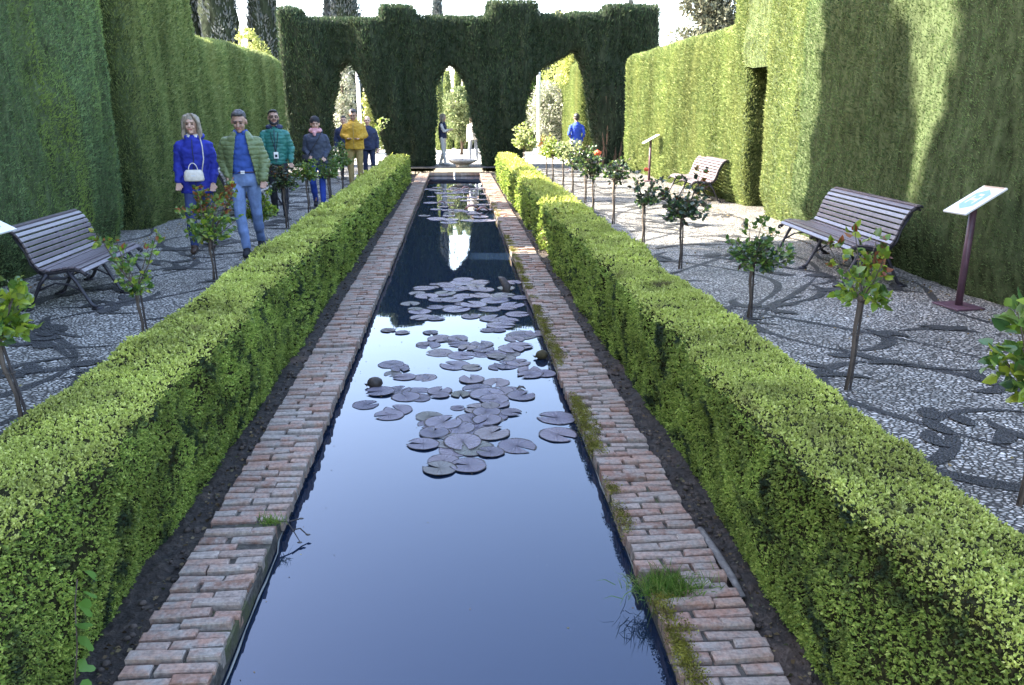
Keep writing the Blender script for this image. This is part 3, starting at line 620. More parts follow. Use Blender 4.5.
def put_pad(x,y,r,label,group,i):
    o=link('lily_pad',PADS[i%8]); o.location=(x,y,-.2488+.0013*(i%7)); o.scale=(r,r*random.uniform(.88,1.05),r*.3); o.rotation_euler=(0,0,random.uniform(0,6.28)); tag(o,label,'lily pad',group)
GL=[('flat lily pad of the nearest loose drift, on open blue water','lily pads of the nearest drift'),('small lily pad of the middle drift, where the arch reflection ends','lily pads of the middle drift'),('lily pad of the farthest crowded drift, just before the stone basin','lily pads of the farthest drift')]
for i,(x,y,r,g) in enumerate(PADPOS): put_pad(x,y,max(r,.05)*1.06,GL[g][0],GL[g][1],i)
rr=random.Random(14)
for i in range(62):
    x,y,r,g=PADPOS[rr.randrange(len(PADPOS))]; a=rr.uniform(0,6.28); d=r*rr.uniform(.9,1.8); x+=d*math.cos(a); y+=d*math.sin(a)
    if abs(x)<.66: put_pad(x,y,rr.uniform(.06,.13),GL[g][0],GL[g][1],i+3)
rr=random.Random(4)
for i in range(58):
    y=rr.uniform(15.3,22.8); x=rr.uniform(-.72,.74)
    if y<17.5 and rr.random()<.45 and x<-.1: x+=.5
    put_pad(x,y,rr.uniform(.12,.2),GL[2][0],GL[2][1],i)
def curled(x,y,s,m,label,kind,name='curled_lily_leaf'):
    b=MB()
    if kind=='ball': b.ell((0,0,.5*s),(s,s*.8,s*.75),14,9); b.tube([(-s*.9,0,.2*s),(-s*1.3,.1*s,.35*s)],[s*.2,s*.05],6)
    elif kind=='fin': b.tube([(0,0,-.02),(.1*s,.3*s,s*.5),(-.3*s,.9*s,s*1.1),(-.55*s,1.5*s,s*1.2)],[s*.32,s*.4,s*.28,s*.04],8,flat=.35)
    else: 
        b.tube([(-s,0,0),(-s*.4,.2*s,s*.5),(s*.4,0,s*.55),(s,-.2*s,.1*s)],[s*.1,s*.5,s*.45,s*.1],8,flat=.4)
    me=b.mesh('curled_lily_leaf',m,True); V=np.array([v.co for v in me.vertices]); V+=vn3(V/s,(2.5,2.5,2.5),7,2)*.14*s; me.vertices.foreach_set('co',V.astype(np.float32).ravel())
    tag(link(name,me,None,(x,y,-.245)),label,'lily leaf')
curled(-.65,5.85,.06,M['curled'],'black curled-up lily leaf lying alone on the left side','ball')
curled(.46,5.71,.035,M['curled'],'tiny dark folded leaf beside the nearest lily pads','roll')
curled(.55,9.1,.13,M['curled'],'dark pointed leaf standing up out of the middle drift','fin')
m_=simple('moss_brown',(.055,.042,.015),.9,var=.5,nscale=30); curled(.70,6.5,.055,m_,'mossy brown lump against the right canal edge','ball','mossy_lump')
for i,(x,y,s) in enumerate(((.25,22.2,.12),(-.35,18.6,.10),(.32,17.4,.16),(.55,17.2,.13),(-.1,17.9,.08),(.05,21.7,.08))):
    curled(x,y,s,M['pad_red'],['dark red upturned leaf nearest the basin','dark leaf upturned left of the farthest drift','large dark red leaf upturned at the near rim of the farthest drift','dark red leaf beside the largest upturned one','small dark leaf upturned amid the farthest drift','small dark leaf upturned behind the farthest drift'][i],'roll')

# ------------------------------------------------------------------ rose standards
def roseleaf(P,D,L,W):
    """pointed oval leaf, 8 corners"""
    n=len(P); b=nrm(np.cross(D,rng.normal(size=(n,3)))); c=np.cross(D,b); L=L[:,None];W=W[:,None]
    prof=[(0,0.05),(.3,.5),(.65,.42),(1.0,.03)]; V=np.empty((n,12,3))
    for k,(t,w_) in enumerate(prof):
        ctr=P+D*L*t-c*L*.18*t*t; V[:,k*3]=ctr+b*W*w_+c*W*.22*w_*2; V[:,k*3+1]=ctr; V[:,k*3+2]=ctr-b*W*w_+c*W*.22*w_*2
    i=np.arange(n)[:,None]*12; q=[]
    for k in range(3):
        for s in (0,1): a=k*3+s; q.append(np.concatenate([i+a,i+a+1,i+a+4,i+a+3],1))
    return V.reshape(-1,3),np.concatenate(q)
def rose(x,y,h,top,rad,mats_,label,seed,nb=14,leaf=.05,lean=(0,0),tall_=0,flowers=(),nleaf=10,stake=1,group='rose standards along the paths'):
    r=random.Random(seed); root=empty('rose_tree',(x,y,0),0,label,'rose tree',group)
    hx,hy=lean; b=MB(); b.tube([(0,0,-.02),(hx*.3+.01,hy*.3,h*.35),(hx*.7-.008,hy*.7,h*.7),(hx,hy,h)],[.014,.012,.013,.02],8); b.ell((hx,hy,h),(.028,.028,.03),8,6); b.build('stem',M['stem'],root,True)
    if stake: b=MB(); b.tube([(.035,.01,-.02),(hx+.02,hy+.01,h*.97)],[.009,.008],6); b.build('stake',M['stake'],root); b=MB(); b.tube([(hx*.6+.035*math.cos(a)+.01,hy*.6+.03*math.sin(a),h*.62) for a in np.linspace(0,6.28,9)],.003,4); b.build('tie',M['stem'],root)
    b=MB(); tips=[];LP=[];LD=[]
    for k in range(nb):
        a=r.uniform(0,2*PI); el=r.uniform(-.15,1.2); L=(rad*r.uniform(.5,1.0))*(1 if el<.8 else 0)+ (top-h)*r.uniform(.55,1.0)*(1 if el>=.8 else 0)
        d=Vector((math.cos(a)*math.cos(el),math.sin(a)*math.cos(el),math.sin(el))); p0=Vector((hx,hy,h)); p1=p0+d*L*.5+Vector((0,0,.05*L)); p2=p0+d*L+Vector((r.uniform(-.03,.03),r.uniform(-.03,.03),.22*L))
        b.tube([p0,p1,p2],[.006,.0045,.002],5); tips.append(p2)
        for q in range(int(nleaf*1.35)):
            t=r.uniform(.25,1.05); p=p0.lerp(p1,t*2) if t<.5 else p1.lerp(p2,min(1,t*2-1)); dd=Vector((r.gauss(0,1),r.gauss(0,1),r.gauss(0,.6)+.15)).normalized()*.8+d*.5; dd.normalize()
            st=p+dd*leaf*.5
            for s in range(3 if leaf>.035 else 2):
                LP.append(st+dd*leaf*.3*s); e=(dd+Vector((r.gauss(0,.6),r.gauss(0,.6),r.gauss(0,.3)))).normalized(); LD.append(e)
    b.build('branches',M['stem'],root)
    P=np.array(LP);D=np.array(LD); pick=rng.random(len(P)); hi=P[:,2]>np.quantile(P[:,2],.72)
    for k,(mn,a,bb) in enumerate(mats_):
        s=(pick>=a)&(pick<bb) if mn!='rose_red' else (pick>=a)&(pick<bb)&hi
        if s.sum()<2: continue
        Ls=rng.uniform(.7,1.25,s.sum())*leaf; V,F=roseleaf(P[s],D[s],Ls,Ls*.72); link('leaves',mesh_np('leaves',V,F,mats=[M[mn]],smooth=True),root)
    for fx,fy,fz,fr in flowers:
        b=MB()
        for k in range(14):
            a=k*2.4; q=k/14; c=(fx+math.cos(a)*fr*q*.55,fy+math.sin(a)*fr*q*.55,fz+fr*.3*(1-q)); b.ell(c,(fr*.42,fr*.16,fr*.45),8,5,Matrix.Rotation(a+PI/2,3,'Z')@Matrix.Rotation(.5*q,3,'X'))
        b.build('flower',M['petal'],root,True)
    return root
G=[('rose_green',0,.75),('rose_yellow',.75,.95),('rose_red',.9,1)]
YG=[('rose_yellow',0,.7),('rose_green',.7,1)]
RD=[('rose_green',0,.55),('rose_yellow',.55,.75),('rose_red',.45,1)]
DK=[('rose_dark',0,.75),('rose_green',.75,1)]
# left row
rose(-2.60,4.63,.50,.88,.22,YG,'yellow-green rose tree nearest the camera, left of the long hedge',1,nb=16,leaf=.062,nleaf=9,lean=(-.06,0))
rose(-2.55,6.42,.42,.90,.18,G,'sparse rose tree with yellowing leaves at the end of the dark bench',2,nb=12,leaf=.045,nleaf=7)
rose(-2.68,8.85,.45,1.02,.34,RD,'wide rose tree with orange-red tips before the woman with the white bag',3,nb=26,leaf=.052,nleaf=10)
rose(-2.68,11.0,.42,.85,.28,YG[:1]+[('rose_green',.4,1)],'leafy rose tree just right of the man in the green jacket',4,nb=26,leaf=.042,nleaf=11)
rose(-2.72,13.0,.62,.96,.30,DK+[('rose_red',.7,1)],'rose tree with dark twiggy crown before the man in teal',5,nb=24,leaf=.045,nleaf=9)
rose(-2.70,14.9,.62,.98,.32,G[:2],'round green rose tree behind the dark twiggy one',6,nb=28,leaf=.045,nleaf=11)
rose(-2.45,15.8,.60,1.0,.30,G[:1],'green rose tree hiding the legs of the woman in the dark jacket',7,nb=28,leaf=.045,nleaf=11)
rose(-2.68,17.4,.65,1.05,.26,DK,'dark thin rose tree in front of the man in yellow',8,nb=18,leaf=.045,nleaf=8)
rose(-2.66,19.2,.62,1.08,.32,G[:1],'full green rose tree in front of the man in yellow',9,nb=28,leaf=.05,nleaf=10)
rose(-2.70,21.0,.62,1.0,.26,RD,'reddish rose tree right of the man in yellow',10,nb=20,leaf=.05,nleaf=9)
rose(-2.68,22.7,.60,1.05,.26,[('rose_yellow',0,1)],'pale rose tree second from the sunlit end of its row',11,nb=20,leaf=.055,nleaf=9)
rose(-2.50,24.4,.72,1.55,.36,[('rose_pale',0,.7),('rose_yellow',.7,1)],'tall sunlit pale rose tree at the far end of the left row',12,nb=34,leaf=.065,nleaf=12)
# right row
rose(2.60,3.22,.55,.98,.30,[('rose_green',0,.6),('rose_yellow',.6,1)],'broad-leaved rose tree cut by the right picture edge',13,nb=14,leaf=.07,nleaf=7)
rose(2.55,4.85,.62,.98,.19,[('rose_yellow',0,.5),('rose_green',.5,.85),('rose_red',.6,1)],'rose tree with young red shoots in front of the near bench',14,nb=12,leaf=.058,nleaf=7,lean=(.03,0))
rose(2.58,6.78,.50,.86,.28,[('rose_dark',0,.35),('rose_green',.35,1)],'green rose tree with a flat crown left of the near bench',15,nb=20,leaf=.05,nleaf=9)
rose(2.60,9.15,.60,1.10,.32,DK+[('rose_red',.85,1)],'dark spreading rose tree in front of the far bench',16,nb=22,leaf=.058,nleaf=8)
rose(2.58,11.0,.55,.95,.20,DK,'slim dark rose tree with a red bloom, left of the far bench',17,nb=12,leaf=.055,nleaf=7,flowers=((0.0,-.05,1.02,.05),))
rose(2.56,13.1,.70,1.05,.28,DK,'dark rose tree right of the big orange bloom',18,nb=18,leaf=.055,nleaf=8)
rose(2.42,14.3,.70,1.08,.26,DK,'rose tree carrying one big orange bloom',19,nb=18,leaf=.055,nleaf=8,flowers=((.05,-.1,1.08,.09),))
rose(2.60,16.3,.72,1.15,.36,DK[:1]+[('rose_green',.6,1)],'bushy dark green rose tree below the man in the blue shirt',20,nb=30,leaf=.055,nleaf=10)
rose(2.58,18.0,.72,1.12,.32,[('rose_dark',0,.4),('rose_pale',.4,1)],'rose tree left of the man in the blue shirt, grey-leaved',21,nb=26,leaf=.055,nleaf=9)
rose(2.60,19.8,.70,1.15,.32,[('rose_pale',0,.5),('rose_green',.5,1)],'rose tree fifth from the arch in the right row',22,nb=26,leaf=.055,nleaf=9)
rose(2.56,21.6,.66,1.1,.30,[('rose_yellow',0,.6),('rose_pale',.6,1)],'yellowish rose tree second from the sunlit pale one',23,nb=24,leaf=.06,nleaf=9)
rose(2.58,23.3,.62,1.1,.30,[('rose_pale',0,.6),('rose_yellow',.6,.9),('rose_red',.5,1)],'pale reddish rose tree next to the tall sunlit one',24,nb=24,leaf=.06,nleaf=9)
rose(2.10,25.2,.75,1.50,.42,[('rose_pale',0,.8),('rose_yellow',.8,1)],'tall sunlit pale rose tree before the dark pillar right of the middle arch',25,nb=34,leaf=.07,nleaf=12)

# ------------------------------------------------------------------ wave benches
PROF=[(-.01,.375),(.03,.415),(.10,.435),(.18,.43),(.26,.415),(.34,.405),(.41,.42),(.455,.475),(.48,.54),(.50,.61),(.525,.68),(.56,.745),(.60,.80),(.65,.835),(.69,.84)]
def prof_at(s):
    P=np.array(PROF); d=np.r_[0,np.cumsum(np.linalg.norm(np.diff(P,axis=0),axis=1))]; u=s*d[-1]; return np.interp(u,d,P[:,0]),np.interp(u,d,P[:,1])
def bench(x,y,rz,L,label):
    """local: length along x, front towards -y"""
    root=empty('park_bench',(x,y,0),rz,label,'bench','wave-backed slatted benches')
    ns=17; seat=MB();back=MB()
    for i in range(ns):
        s=(i+.5)/ns; u,z=prof_at(s); u2,z2=prof_at(min(1,s+.01)); a=math.atan2(z2-z,u2-u)
        (seat if i<8 else back).box((0,u,z+.012),(L,.043,.022),Matrix.Rotation(a,3,'X'))
    for mb,n in ((seat,'seat'),(back,'backrest')):
        o=mb.build(n,M['slat'],root); m=o.modifiers.new('b','BEVEL'); m.width=.004; m.segments=2
    for sx in (-L/2+.03,0,L/2-.03):
        b=MB(); P=[(sx,)+tuple(float(q) for q in prof_at(t)) for t in np.linspace(0,1,24)]; P=[(p[0],p[1],p[2]-.018) for p in P]
        b.tube(P,[.020]*24,8,up=(1,0,0),flat=.9)
        if sx: # closing scroll on the outer frames
            b.tube([(sx,-.015+.02*math.cos(t),.36+.02*math.sin(t)) for t in np.linspace(0,5,10)],.012,6); b.tube([(sx,.70+.02*math.cos(t),.825+.02*math.sin(t)) for t in np.linspace(0,5,10)],.012,6)
            b.tube([(sx,.10,.41),(sx,.2,.33),(sx,.33,.33),(sx,.44,.40)],.013,6)
            b.tube([(sx,.44,.40),(sx,.50,.48),(sx,.53,.6),(sx,.62,.77)],.012,6)
        b.build('frame',M['iron'],root,True)
        for pts in ([(sx,.16,.40),(sx,.10,.30),(sx,.04,.17),(sx,-.02,.05),(sx,-.07,.018)],[(sx,.36,.38),(sx,.44,.28),(sx,.50,.16),(sx,.56,.05),(sx,.61,.018)]):
            b=MB(); b.tube(pts,[.024,.020,.017,.018,.022],8); b.box((pts[-1][0],pts[-1][1],.012),(.06,.09,.02)); b.build('leg',M['iron'],root,True)
        b=MB(); b.tube([(sx,.06,.20),(sx,.18,.27),(sx,.30,.28),(sx,.47,.21)],.010,6); b.build('brace',M['iron'],root,True)
    return root
bench(4.12,9.05,R(-90)-R(3),2.1,'sunlit wave-backed bench against the shaded right hedge, nearer of two')
bench(4.78,17.1,R(-90)-R(2),2.0,'pale sunlit wave-backed bench against the bright hedge, half behind a dark rose tree')
bb_=bench(-3.46,8.25,R(90)+R(2),1.5,'dark shaded wave-backed bench at the left edge of the picture'); bb_.scale=(1,.93,.9)
bench(-3.52,15.4,R(90),2.0,'shaded wave-backed bench seen between the woman in blue and the man in green')

# ------------------------------------------------------------------ sloping signs
def lectern(x,y,rz,label,h=1.0,W=.28,D=.46,tilt=29,board='sign'):
    root=empty('information_sign',(x,y,0),rz,label,'sign','sloping information signs')
    b=MB(); b.box((0,0,.012),(.34,.30,.016)); o=b.build('base_plate',M['post_purple'],root); o.modifiers.new('b','BEVEL').width=.003
    b=MB(); b.tube([(0,0,.02),(0,0,h-.01)],.032,16); b.build('post',M['post_purple'],root,True)
    T=Matrix.Rotation(R(tilt),3,'X'); b=MB(); b.box((0,0,h),(W,D,.018),T); p=b.build('panel',M['sign_white'],root); p.modifiers.new('b','BEVEL').width=.002
    def on(pts,z=.0115): return [tuple(Vector((0,0,h))+T@Vector((u,v,z))) for u,v in pts]
    m=MB(); m.add(on([(0,-.17),(.085,-.10),(.085,.10),(0,.17),(-.085,.10),(-.085,-.10)]),[(0,1,2,3,4,5)]); m.build('plan_drawing',M['sign_blue'],p)
    m=MB()
    for q in ([(-.05,-.07),(-.035,-.07),(-.035,.05),(-.05,.05)],[(.03,-.07),(.045,-.07),(.045,.05),(.03,.05)],[(-.035,-.02),(.03,-.02),(.03,.01),(-.035,.01)],[(-.02,.06),(.03,.06),(.03,.09),(-.02,.09)]): m.add(on(q,.0125),[(0,1,2,3)])
    m.build('white_lines',M['sign_white'],p)
    m=MB(); m.add(on([(-.12,.20),(.12,.20),(.12,.225),(-.12,.225)],.0117),[(0,1,2,3)]); m.build('tan_corner',simple('tan',(.5,.36,.25),.5,var=.05),p)
    return root
lectern(4.72,7.07,R(-90)+R(8),'sloping sign with a blue plan on a purple post, beside the sunlit near bench')
lectern(5.0,17.6,R(-90)-R(10),'sloping sign on a thin post left of the far sunlit bench',h=1.15) if False else lectern(5.15,21.5,R(-90),'sloping sign on a thin post left of the far sunlit bench',h=1.1)
lectern(3.75,26.2,R(-120),'tilted white sign panel beside the man in the blue shirt',tilt=50,h=.95)
lectern(-3.92,6.9,R(90),'sloping white sign at the left picture edge behind the shaded bench',h=.93)
# sign posts' neighbour: thin metal lamp poles beyond the arches
for x,y,lab in ((-3.85,34,'thin pale lamp pole seen through the left arch'),(3.42,34,'thin pale lamp pole seen through the right arch')):
    root=empty('lamp_post',(x,y,0),0,lab,'lamp post','pale lamp posts beyond the arches')
    b=MB(); b.tube([(0,0,0),(0,0,4.6)],[.085,.07],14); b.build('pole',M['white_metal'],root,True); b=MB(); b.lathe([(.12,0),(.12,.25),(.09,.3)],(0,0,0),14); b.build('base',M['white_metal'],root); b=MB(); b.lathe([(.05,4.6),(.22,4.7),(.26,5.0),(.1,5.15)],(0,0,0),14); b.build('lamp_head',M['white_metal'],root)

# ------------------------------------------------------------------ stone basin
root=empty('stone_basin',(.22,27.62,0),0,'low round stone basin at the far end of the canal','basin')
b=MB(); b.lathe([(.22,.0),(.24,.05),(.2,.08),(.3,.11),(.43,.16),(.48,.22),(.485,.25),(.45,.25),(.42,.215),(.2,.17),(.01,.165)],(0,0,0),32); b.build('bowl',M['stone'],root,True)
b=MB(); b.lathe([(.42,.222),(.01,.224)],(0,0,0),28); b.build('basin_water',M['water'],root)
b=MB(); b.tube([(0,0,.22),(0,0,.36),(.01,0,.42)],[.012,.009,.006],6); b.build('water_jet',M['white_metal'],root,True)
b=MB(); b.tube([(-.05,27.04,-.15),(-.05,26.98,-.17),(-.05,26.97,-.25)],[.03,.022,.035],7); b.build('water_spout',M['white_metal'],None,True); tag(bpy.data.objects['water_spout'],'thin white spill of water entering the canal below the basin','water spill')

# ------------------------------------------------------------------ trees
def crown_leaves(C,Rr,n,L,seed,squash=(1,1,1),up=.2):
    """leaf clumps through a set of lumps: C centres (m,3), Rr radii"""
    C=np.array(C,float);Rr=np.array(Rr,float); k=rng.choice(len(C),n,p=Rr**2/np.sum(Rr**2)); d=nrm(rng.normal(size=(n,3))); rad=Rr[k]*(.55+.5*rng.random(n)**.6)
    P=C[k]+d*rad[:,None]*np.array(squash); P+=vn3(P,(3,3,3),seed)*.1; hole=vn(P,(2.2,2.2,2.2),seed+4,2); P=P[hole<.38]; d=d[hole<.38]
    D=nrm(d*.6+rng.normal(size=P.shape)*.6+np.array([0,0,up])); Ls=L*rng.uniform(.6,1.3,len(P)); return leaves(P,D,Ls,Ls*.55)
def tree(name,x,y,h,trunk_h,tr,lumps,n,L,leafm,barkm,label,cat,seed,group=None,squash=(1,1,1)):
    root=empty(name,(x,y,0),0,label,cat,group); r=random.Random(seed)
    b=MB(); b.tube([(0,0,-.05),(.03,0,trunk_h*.5),(-.02,.02,trunk_h),(0,0,trunk_h+(h-trunk_h)*.6)],[tr,tr*.8,tr*.7,tr*.25],10)
    for k in range(7):
        a=r.uniform(0,6.28); z=trunk_h+r.uniform(0,(h-trunk_h)*.4); q=lumps[r.randrange(len(lumps))]; b.tube([(0,0,z),(q[0]*.5,q[1]*.5,(z+q[2])/2),(q[0],q[1],q[2])],[tr*.4,tr*.25,tr*.08],6)
    b.build('trunk',barkm,root,True)
    LV=crown_leaves([q[:3] for q in lumps],[q[3] for q in lumps],n,L,seed,squash); link('crown',mesh_np('crown',LV,quads(len(LV)//4),mats=[leafm]),root); return root
def lumps(h0,h1,rf,n,seed,kr=.45):
    r=random.Random(seed); out=[]
    for i in range(n):
        t=(i+.5)/n; z=h0+(h1-h0)*t; R_=rf(t); a=r.uniform(0,6.28); q=R_*r.uniform(.2,.65); out.append((q*math.cos(a),q*math.sin(a),z,max(.12,R_*kr*r.uniform(.8,1.3))))
    return out
egg=lambda R_:(lambda t:R_*math.sqrt(max(.02,math.sin(PI*min(1,.12+t*.85))))*(1-.35*t))
tree('cone_tree',.25,36.0,2.95,.75,.07,lumps(.85,2.8,egg(.95),26,1,.55),9000,.11,M['soft_leaf'],M['bark'],'rounded clipped green tree on a thin trunk in the middle arch','tree',41)
tree('blossom_tree',4.15,36.5,3.1,.8,.07,lumps(.9,2.95,egg(1.05),26,2,.55),9000,.11,M['pale_leaf'],M['bark'],'pale blossoming round tree in the right arch','tree',42)
tree('young_tree',-3.55,37.5,3.2,.5,.07,lumps(.3,3.0,egg(.8),22,3,.55),7000,.12,M['bright_leaf'],M['bark'],'bright yellow-green tree behind the lamp pole in the left arch','tree',43)
tree('pollarded_tree',-4.9,37.0,5.6,.8,.10,lumps(.2,5.0,lambda t:.55,24,4,.7),7000,.12,M['pale_leaf'],M['bark'],'pale ivy-clad tree at the left side of the left arch','tree',44)
tree('garden_tree',-6.1,25.4,4.35,1.2,.09,lumps(1.6,4.1,egg(1.05),26,5,.55),9000,.09,M['bright_leaf'],M['bark'],'bright yellow-green tree rising over the lower left hedge wall','tree',45)
tree('garden_tree',5.0,34.8,5.6,1.5,.10,lumps(3.1,5.5,egg(1.0),22,6,.6),7000,.11,M['bright_leaf'],M['bark'],'sunlit bush crown above the right arch','tree',46)
def cypress(x,y,h,rad,leafm,label,seed,n=7000,L=.22,group='tall cypresses beyond the hedges',base=.3,tip=.75):
    root=empty('cypress_tree',(x,y,0),0,label,'cypress',group)
    b=MB(); b.tube([(0,0,-.05),(0,0,h*.5),(0,0,h*.93)],[.16,.10,.02],8); b.build('trunk',M['dark_bark'],root,True)
    def rf(t): return rad*np.clip(np.sin(PI*np.clip(.16+t*.84,0,1))**tip,0,1)
    t=rng.random(n)**.85; a=rng.random(n)*2*PI; rr=rf(t)*(.80+.28*vn(np.stack([np.cos(a)*2,np.sin(a)*2,t*h*.5],1),(1,1,1),seed,2))*(.72+.33*rng.random(n)); P=np.stack([rr*np.cos(a),rr*np.sin(a),base+t*(h-base)],1)
    D=nrm(np.stack([np.cos(a)*.45,np.sin(a)*.45,np.full(n,.9)],1)+rng.normal(size=(n,3))*.3); Ls=L*rng.uniform(.6,1.4,n); V1=leaves(P,D,Ls,Ls*.32)
    # dark core of old wood and shaded foliage
    V=[];F=[];m_=26;q=16
    for i in range(m_):
        tt=i/(m_-1)
        for k in range(q):
            aa=2*PI*k/q; r_=float(rf(tt))*.78*(1+.2*math.sin(5*aa+tt*30+seed)); V.append((r_*math.cos(aa),r_*math.sin(aa),base+.1+tt*(h-base)*.96))
    F=[(i*q+k,i*q+(k+1)%q,(i+1)*q+(k+1)%q,(i+1)*q+k) for i in range(m_-1) for k in range(q)]
    link('crown',join_mesh('crown',[(V1,quads(n),0,False),(np.array(V),np.array(F),1,True)],[leafm,M['arch_inner']]),root); return root
for i,(x,y,h,r_,lab) in enumerate(((-13.9,46,14,1.15,'leftmost cypress above the lower hedge wall'),(-12.0,45,14,1.1,'cypress behind the bright garden tree'),(-10.0,46,12,.95,'cypress nearest the left end of the arched hedge'),(-6.6,46,7.6,.45,'thin cypress tip above the left battlement'),(-1.6,58,7.0,.35,'small cypress tip above the second battlement'),(3.2,60,7.8,.45,'cypress tip over the middle arch, right one'),(8.8,62,8.2,.45,'cypress tip over the right end of the arched hedge'),(12.9,62,9.5,.7,'haze-tinted blue-grey cypress between the arched hedge and the conifer'),(14.2,64,8.3,.6,'shorter haze-tinted blue-grey cypress beside the conifer'),(-5.6,45,10,1.0,'dark cypress seen through the left arch'),(-.9,50,9.0,.45,'slim cypress at the left side of the middle arch'),(6.4,52,7.6,1.6,'dark tree mass seen in the right arch'))):
    cypress(x,y,h,r_,M['cypress_leaf_hazed'],lab,50+i,n=int(2500+4200*r_))
cypress(4.1,50,6.6,1.5,M['mid_leaf'],'dark green tree behind the pole in the right arch',71,n=8000,group='trees beyond the arches')
# clipped columns beyond the arches
def column(x,y,h,rad,lab,seed,leafm):
    root=empty('clipped_column',(x,y,0),0,lab,'topiary','clipped topiary columns beyond the arches')
    b=MB(); b.lathe([(rad*.9,0),(rad,.3),(rad,h*.8),(rad*.85,h*.94),(rad*.4,h)],(0,0,0),18); me=b.mesh('inner_growth',M['wall_inner'],True); link('inner_growth',me,root)
    n=2200; a=rng.random(n)*6.283; t=rng.random(n); rr=rad*np.where(t>.85,1-(t-.85)*3.5,1); P=np.stack([rr*np.cos(a),rr*np.sin(a),t*h],1); D=nrm(np.stack([np.cos(a)*.5,np.sin(a)*.5,np.full(n,.8)],1)+rng.normal(size=(n,3))*.35); LV=leaves(P,D,.11,.035); link('foliage',mesh_np('foliage',LV,quads(n),mats=[leafm]),root)
for x,y,h,r_,lab in ((3.02,38.5,2.3,.16,'narrow clipped column at the left side of the right arch'),(3.42,38.5,2.35,.16,'narrow clipped column behind the right lamp pole'),(-.75,40,3.4,.16,'tall narrow clipped column at the left side of the middle arch'),(-.35,41,3.7,.15,'tall narrow clipped column left behind the rounded tree'),(.15,41.5,3.8,.15,'tall narrow clipped column right behind the rounded tree'),(.6,41.5,3.8,.15,'rightmost narrow clipped column in the middle arch')): column(x,y,h,r_,lab,5,M['wall_leaf'])
tall('sunlit hedge wall standing beyond the right arch',blocks=[(4.75,6.2,31.5,37.0,3.6,.2)],seed=37,leafm=M['wall_leaf'],innerm=M['wall_inner'],dens=1200,L=.055,face=-1,fold=.1,group='hedges beyond the arched hedge')
tall('low distant hedge closing the terrace behind the arches',blocks=[(-12,12,47,48.5,1.1,.2)],seed=38,leafm=M['arch_leaf'],innerm=M['arch_inner'],dens=500,L=.06,fold=.1,group='hedges beyond the arched hedge')
tall('low reddish hedge seen under the rounded tree',blocks=[(-2,3.0,43,43.8,.75,.12)],seed=39,leafm=M['arch_leaf'],innerm=M['arch_inner'],dens=500,L=.06,fold=.1,group='hedges beyond the arched hedge')
# big grey-green conifer behind the sunlit hedge
tree('conifer_tree',10.1,33.5,11,1.5,.35,lumps(2.2,11,lambda t:1.75*(1-.5*t),46,8,.42),26000,.16,M['conifer_leaf'],M['dark_bark'],'big grey-green conifer rising behind the long sunlit hedge','conifer',48)
tree('conifer_tree',12.0,33.8,12,2,.35,lumps(2.2,12,lambda t:1.1,30,9,.6),14000,.16,M['rose_dark'],M['dark_bark'],'dark conifer close beside the big grey-green one','conifer',49)
# unseen cypresses added behind the left hedge wall to shade the near garden
for i,(x,y,h,r_) in enumerate(((-8.0,11.5,10.6,1.05),(-8.3,9.35,14.5,1.6),(-8.2,6.6,13.4,1.7),(-8.4,3.9,15.0,1.7),(-8.0,1.2,14.0,1.6),(-8.4,-1.5,14.5,1.6),(-8.0,-4.2,14,1.5),(-10.9,8.1,16.0,1.7),(-11.2,5.4,15.0,1.7),(-11.0,2.6,16.0,1.7),(-11.3,-.2,15.5,1.7),(-11.0,10.7,11.8,1.3),(-7.0,18.6,7.5,.75))):
    cypress(x,y,h,r_,M['cypress_leaf_hazed'],'unseen tall cypress added behind the left hedge wall to shade the garden' if y<15 else 'slender unseen cypress added behind the lower left hedge wall for its shadow',90+i,n=int(9000*r_),L=.3,group='unseen cypresses added behind the left hedge wall for shade')

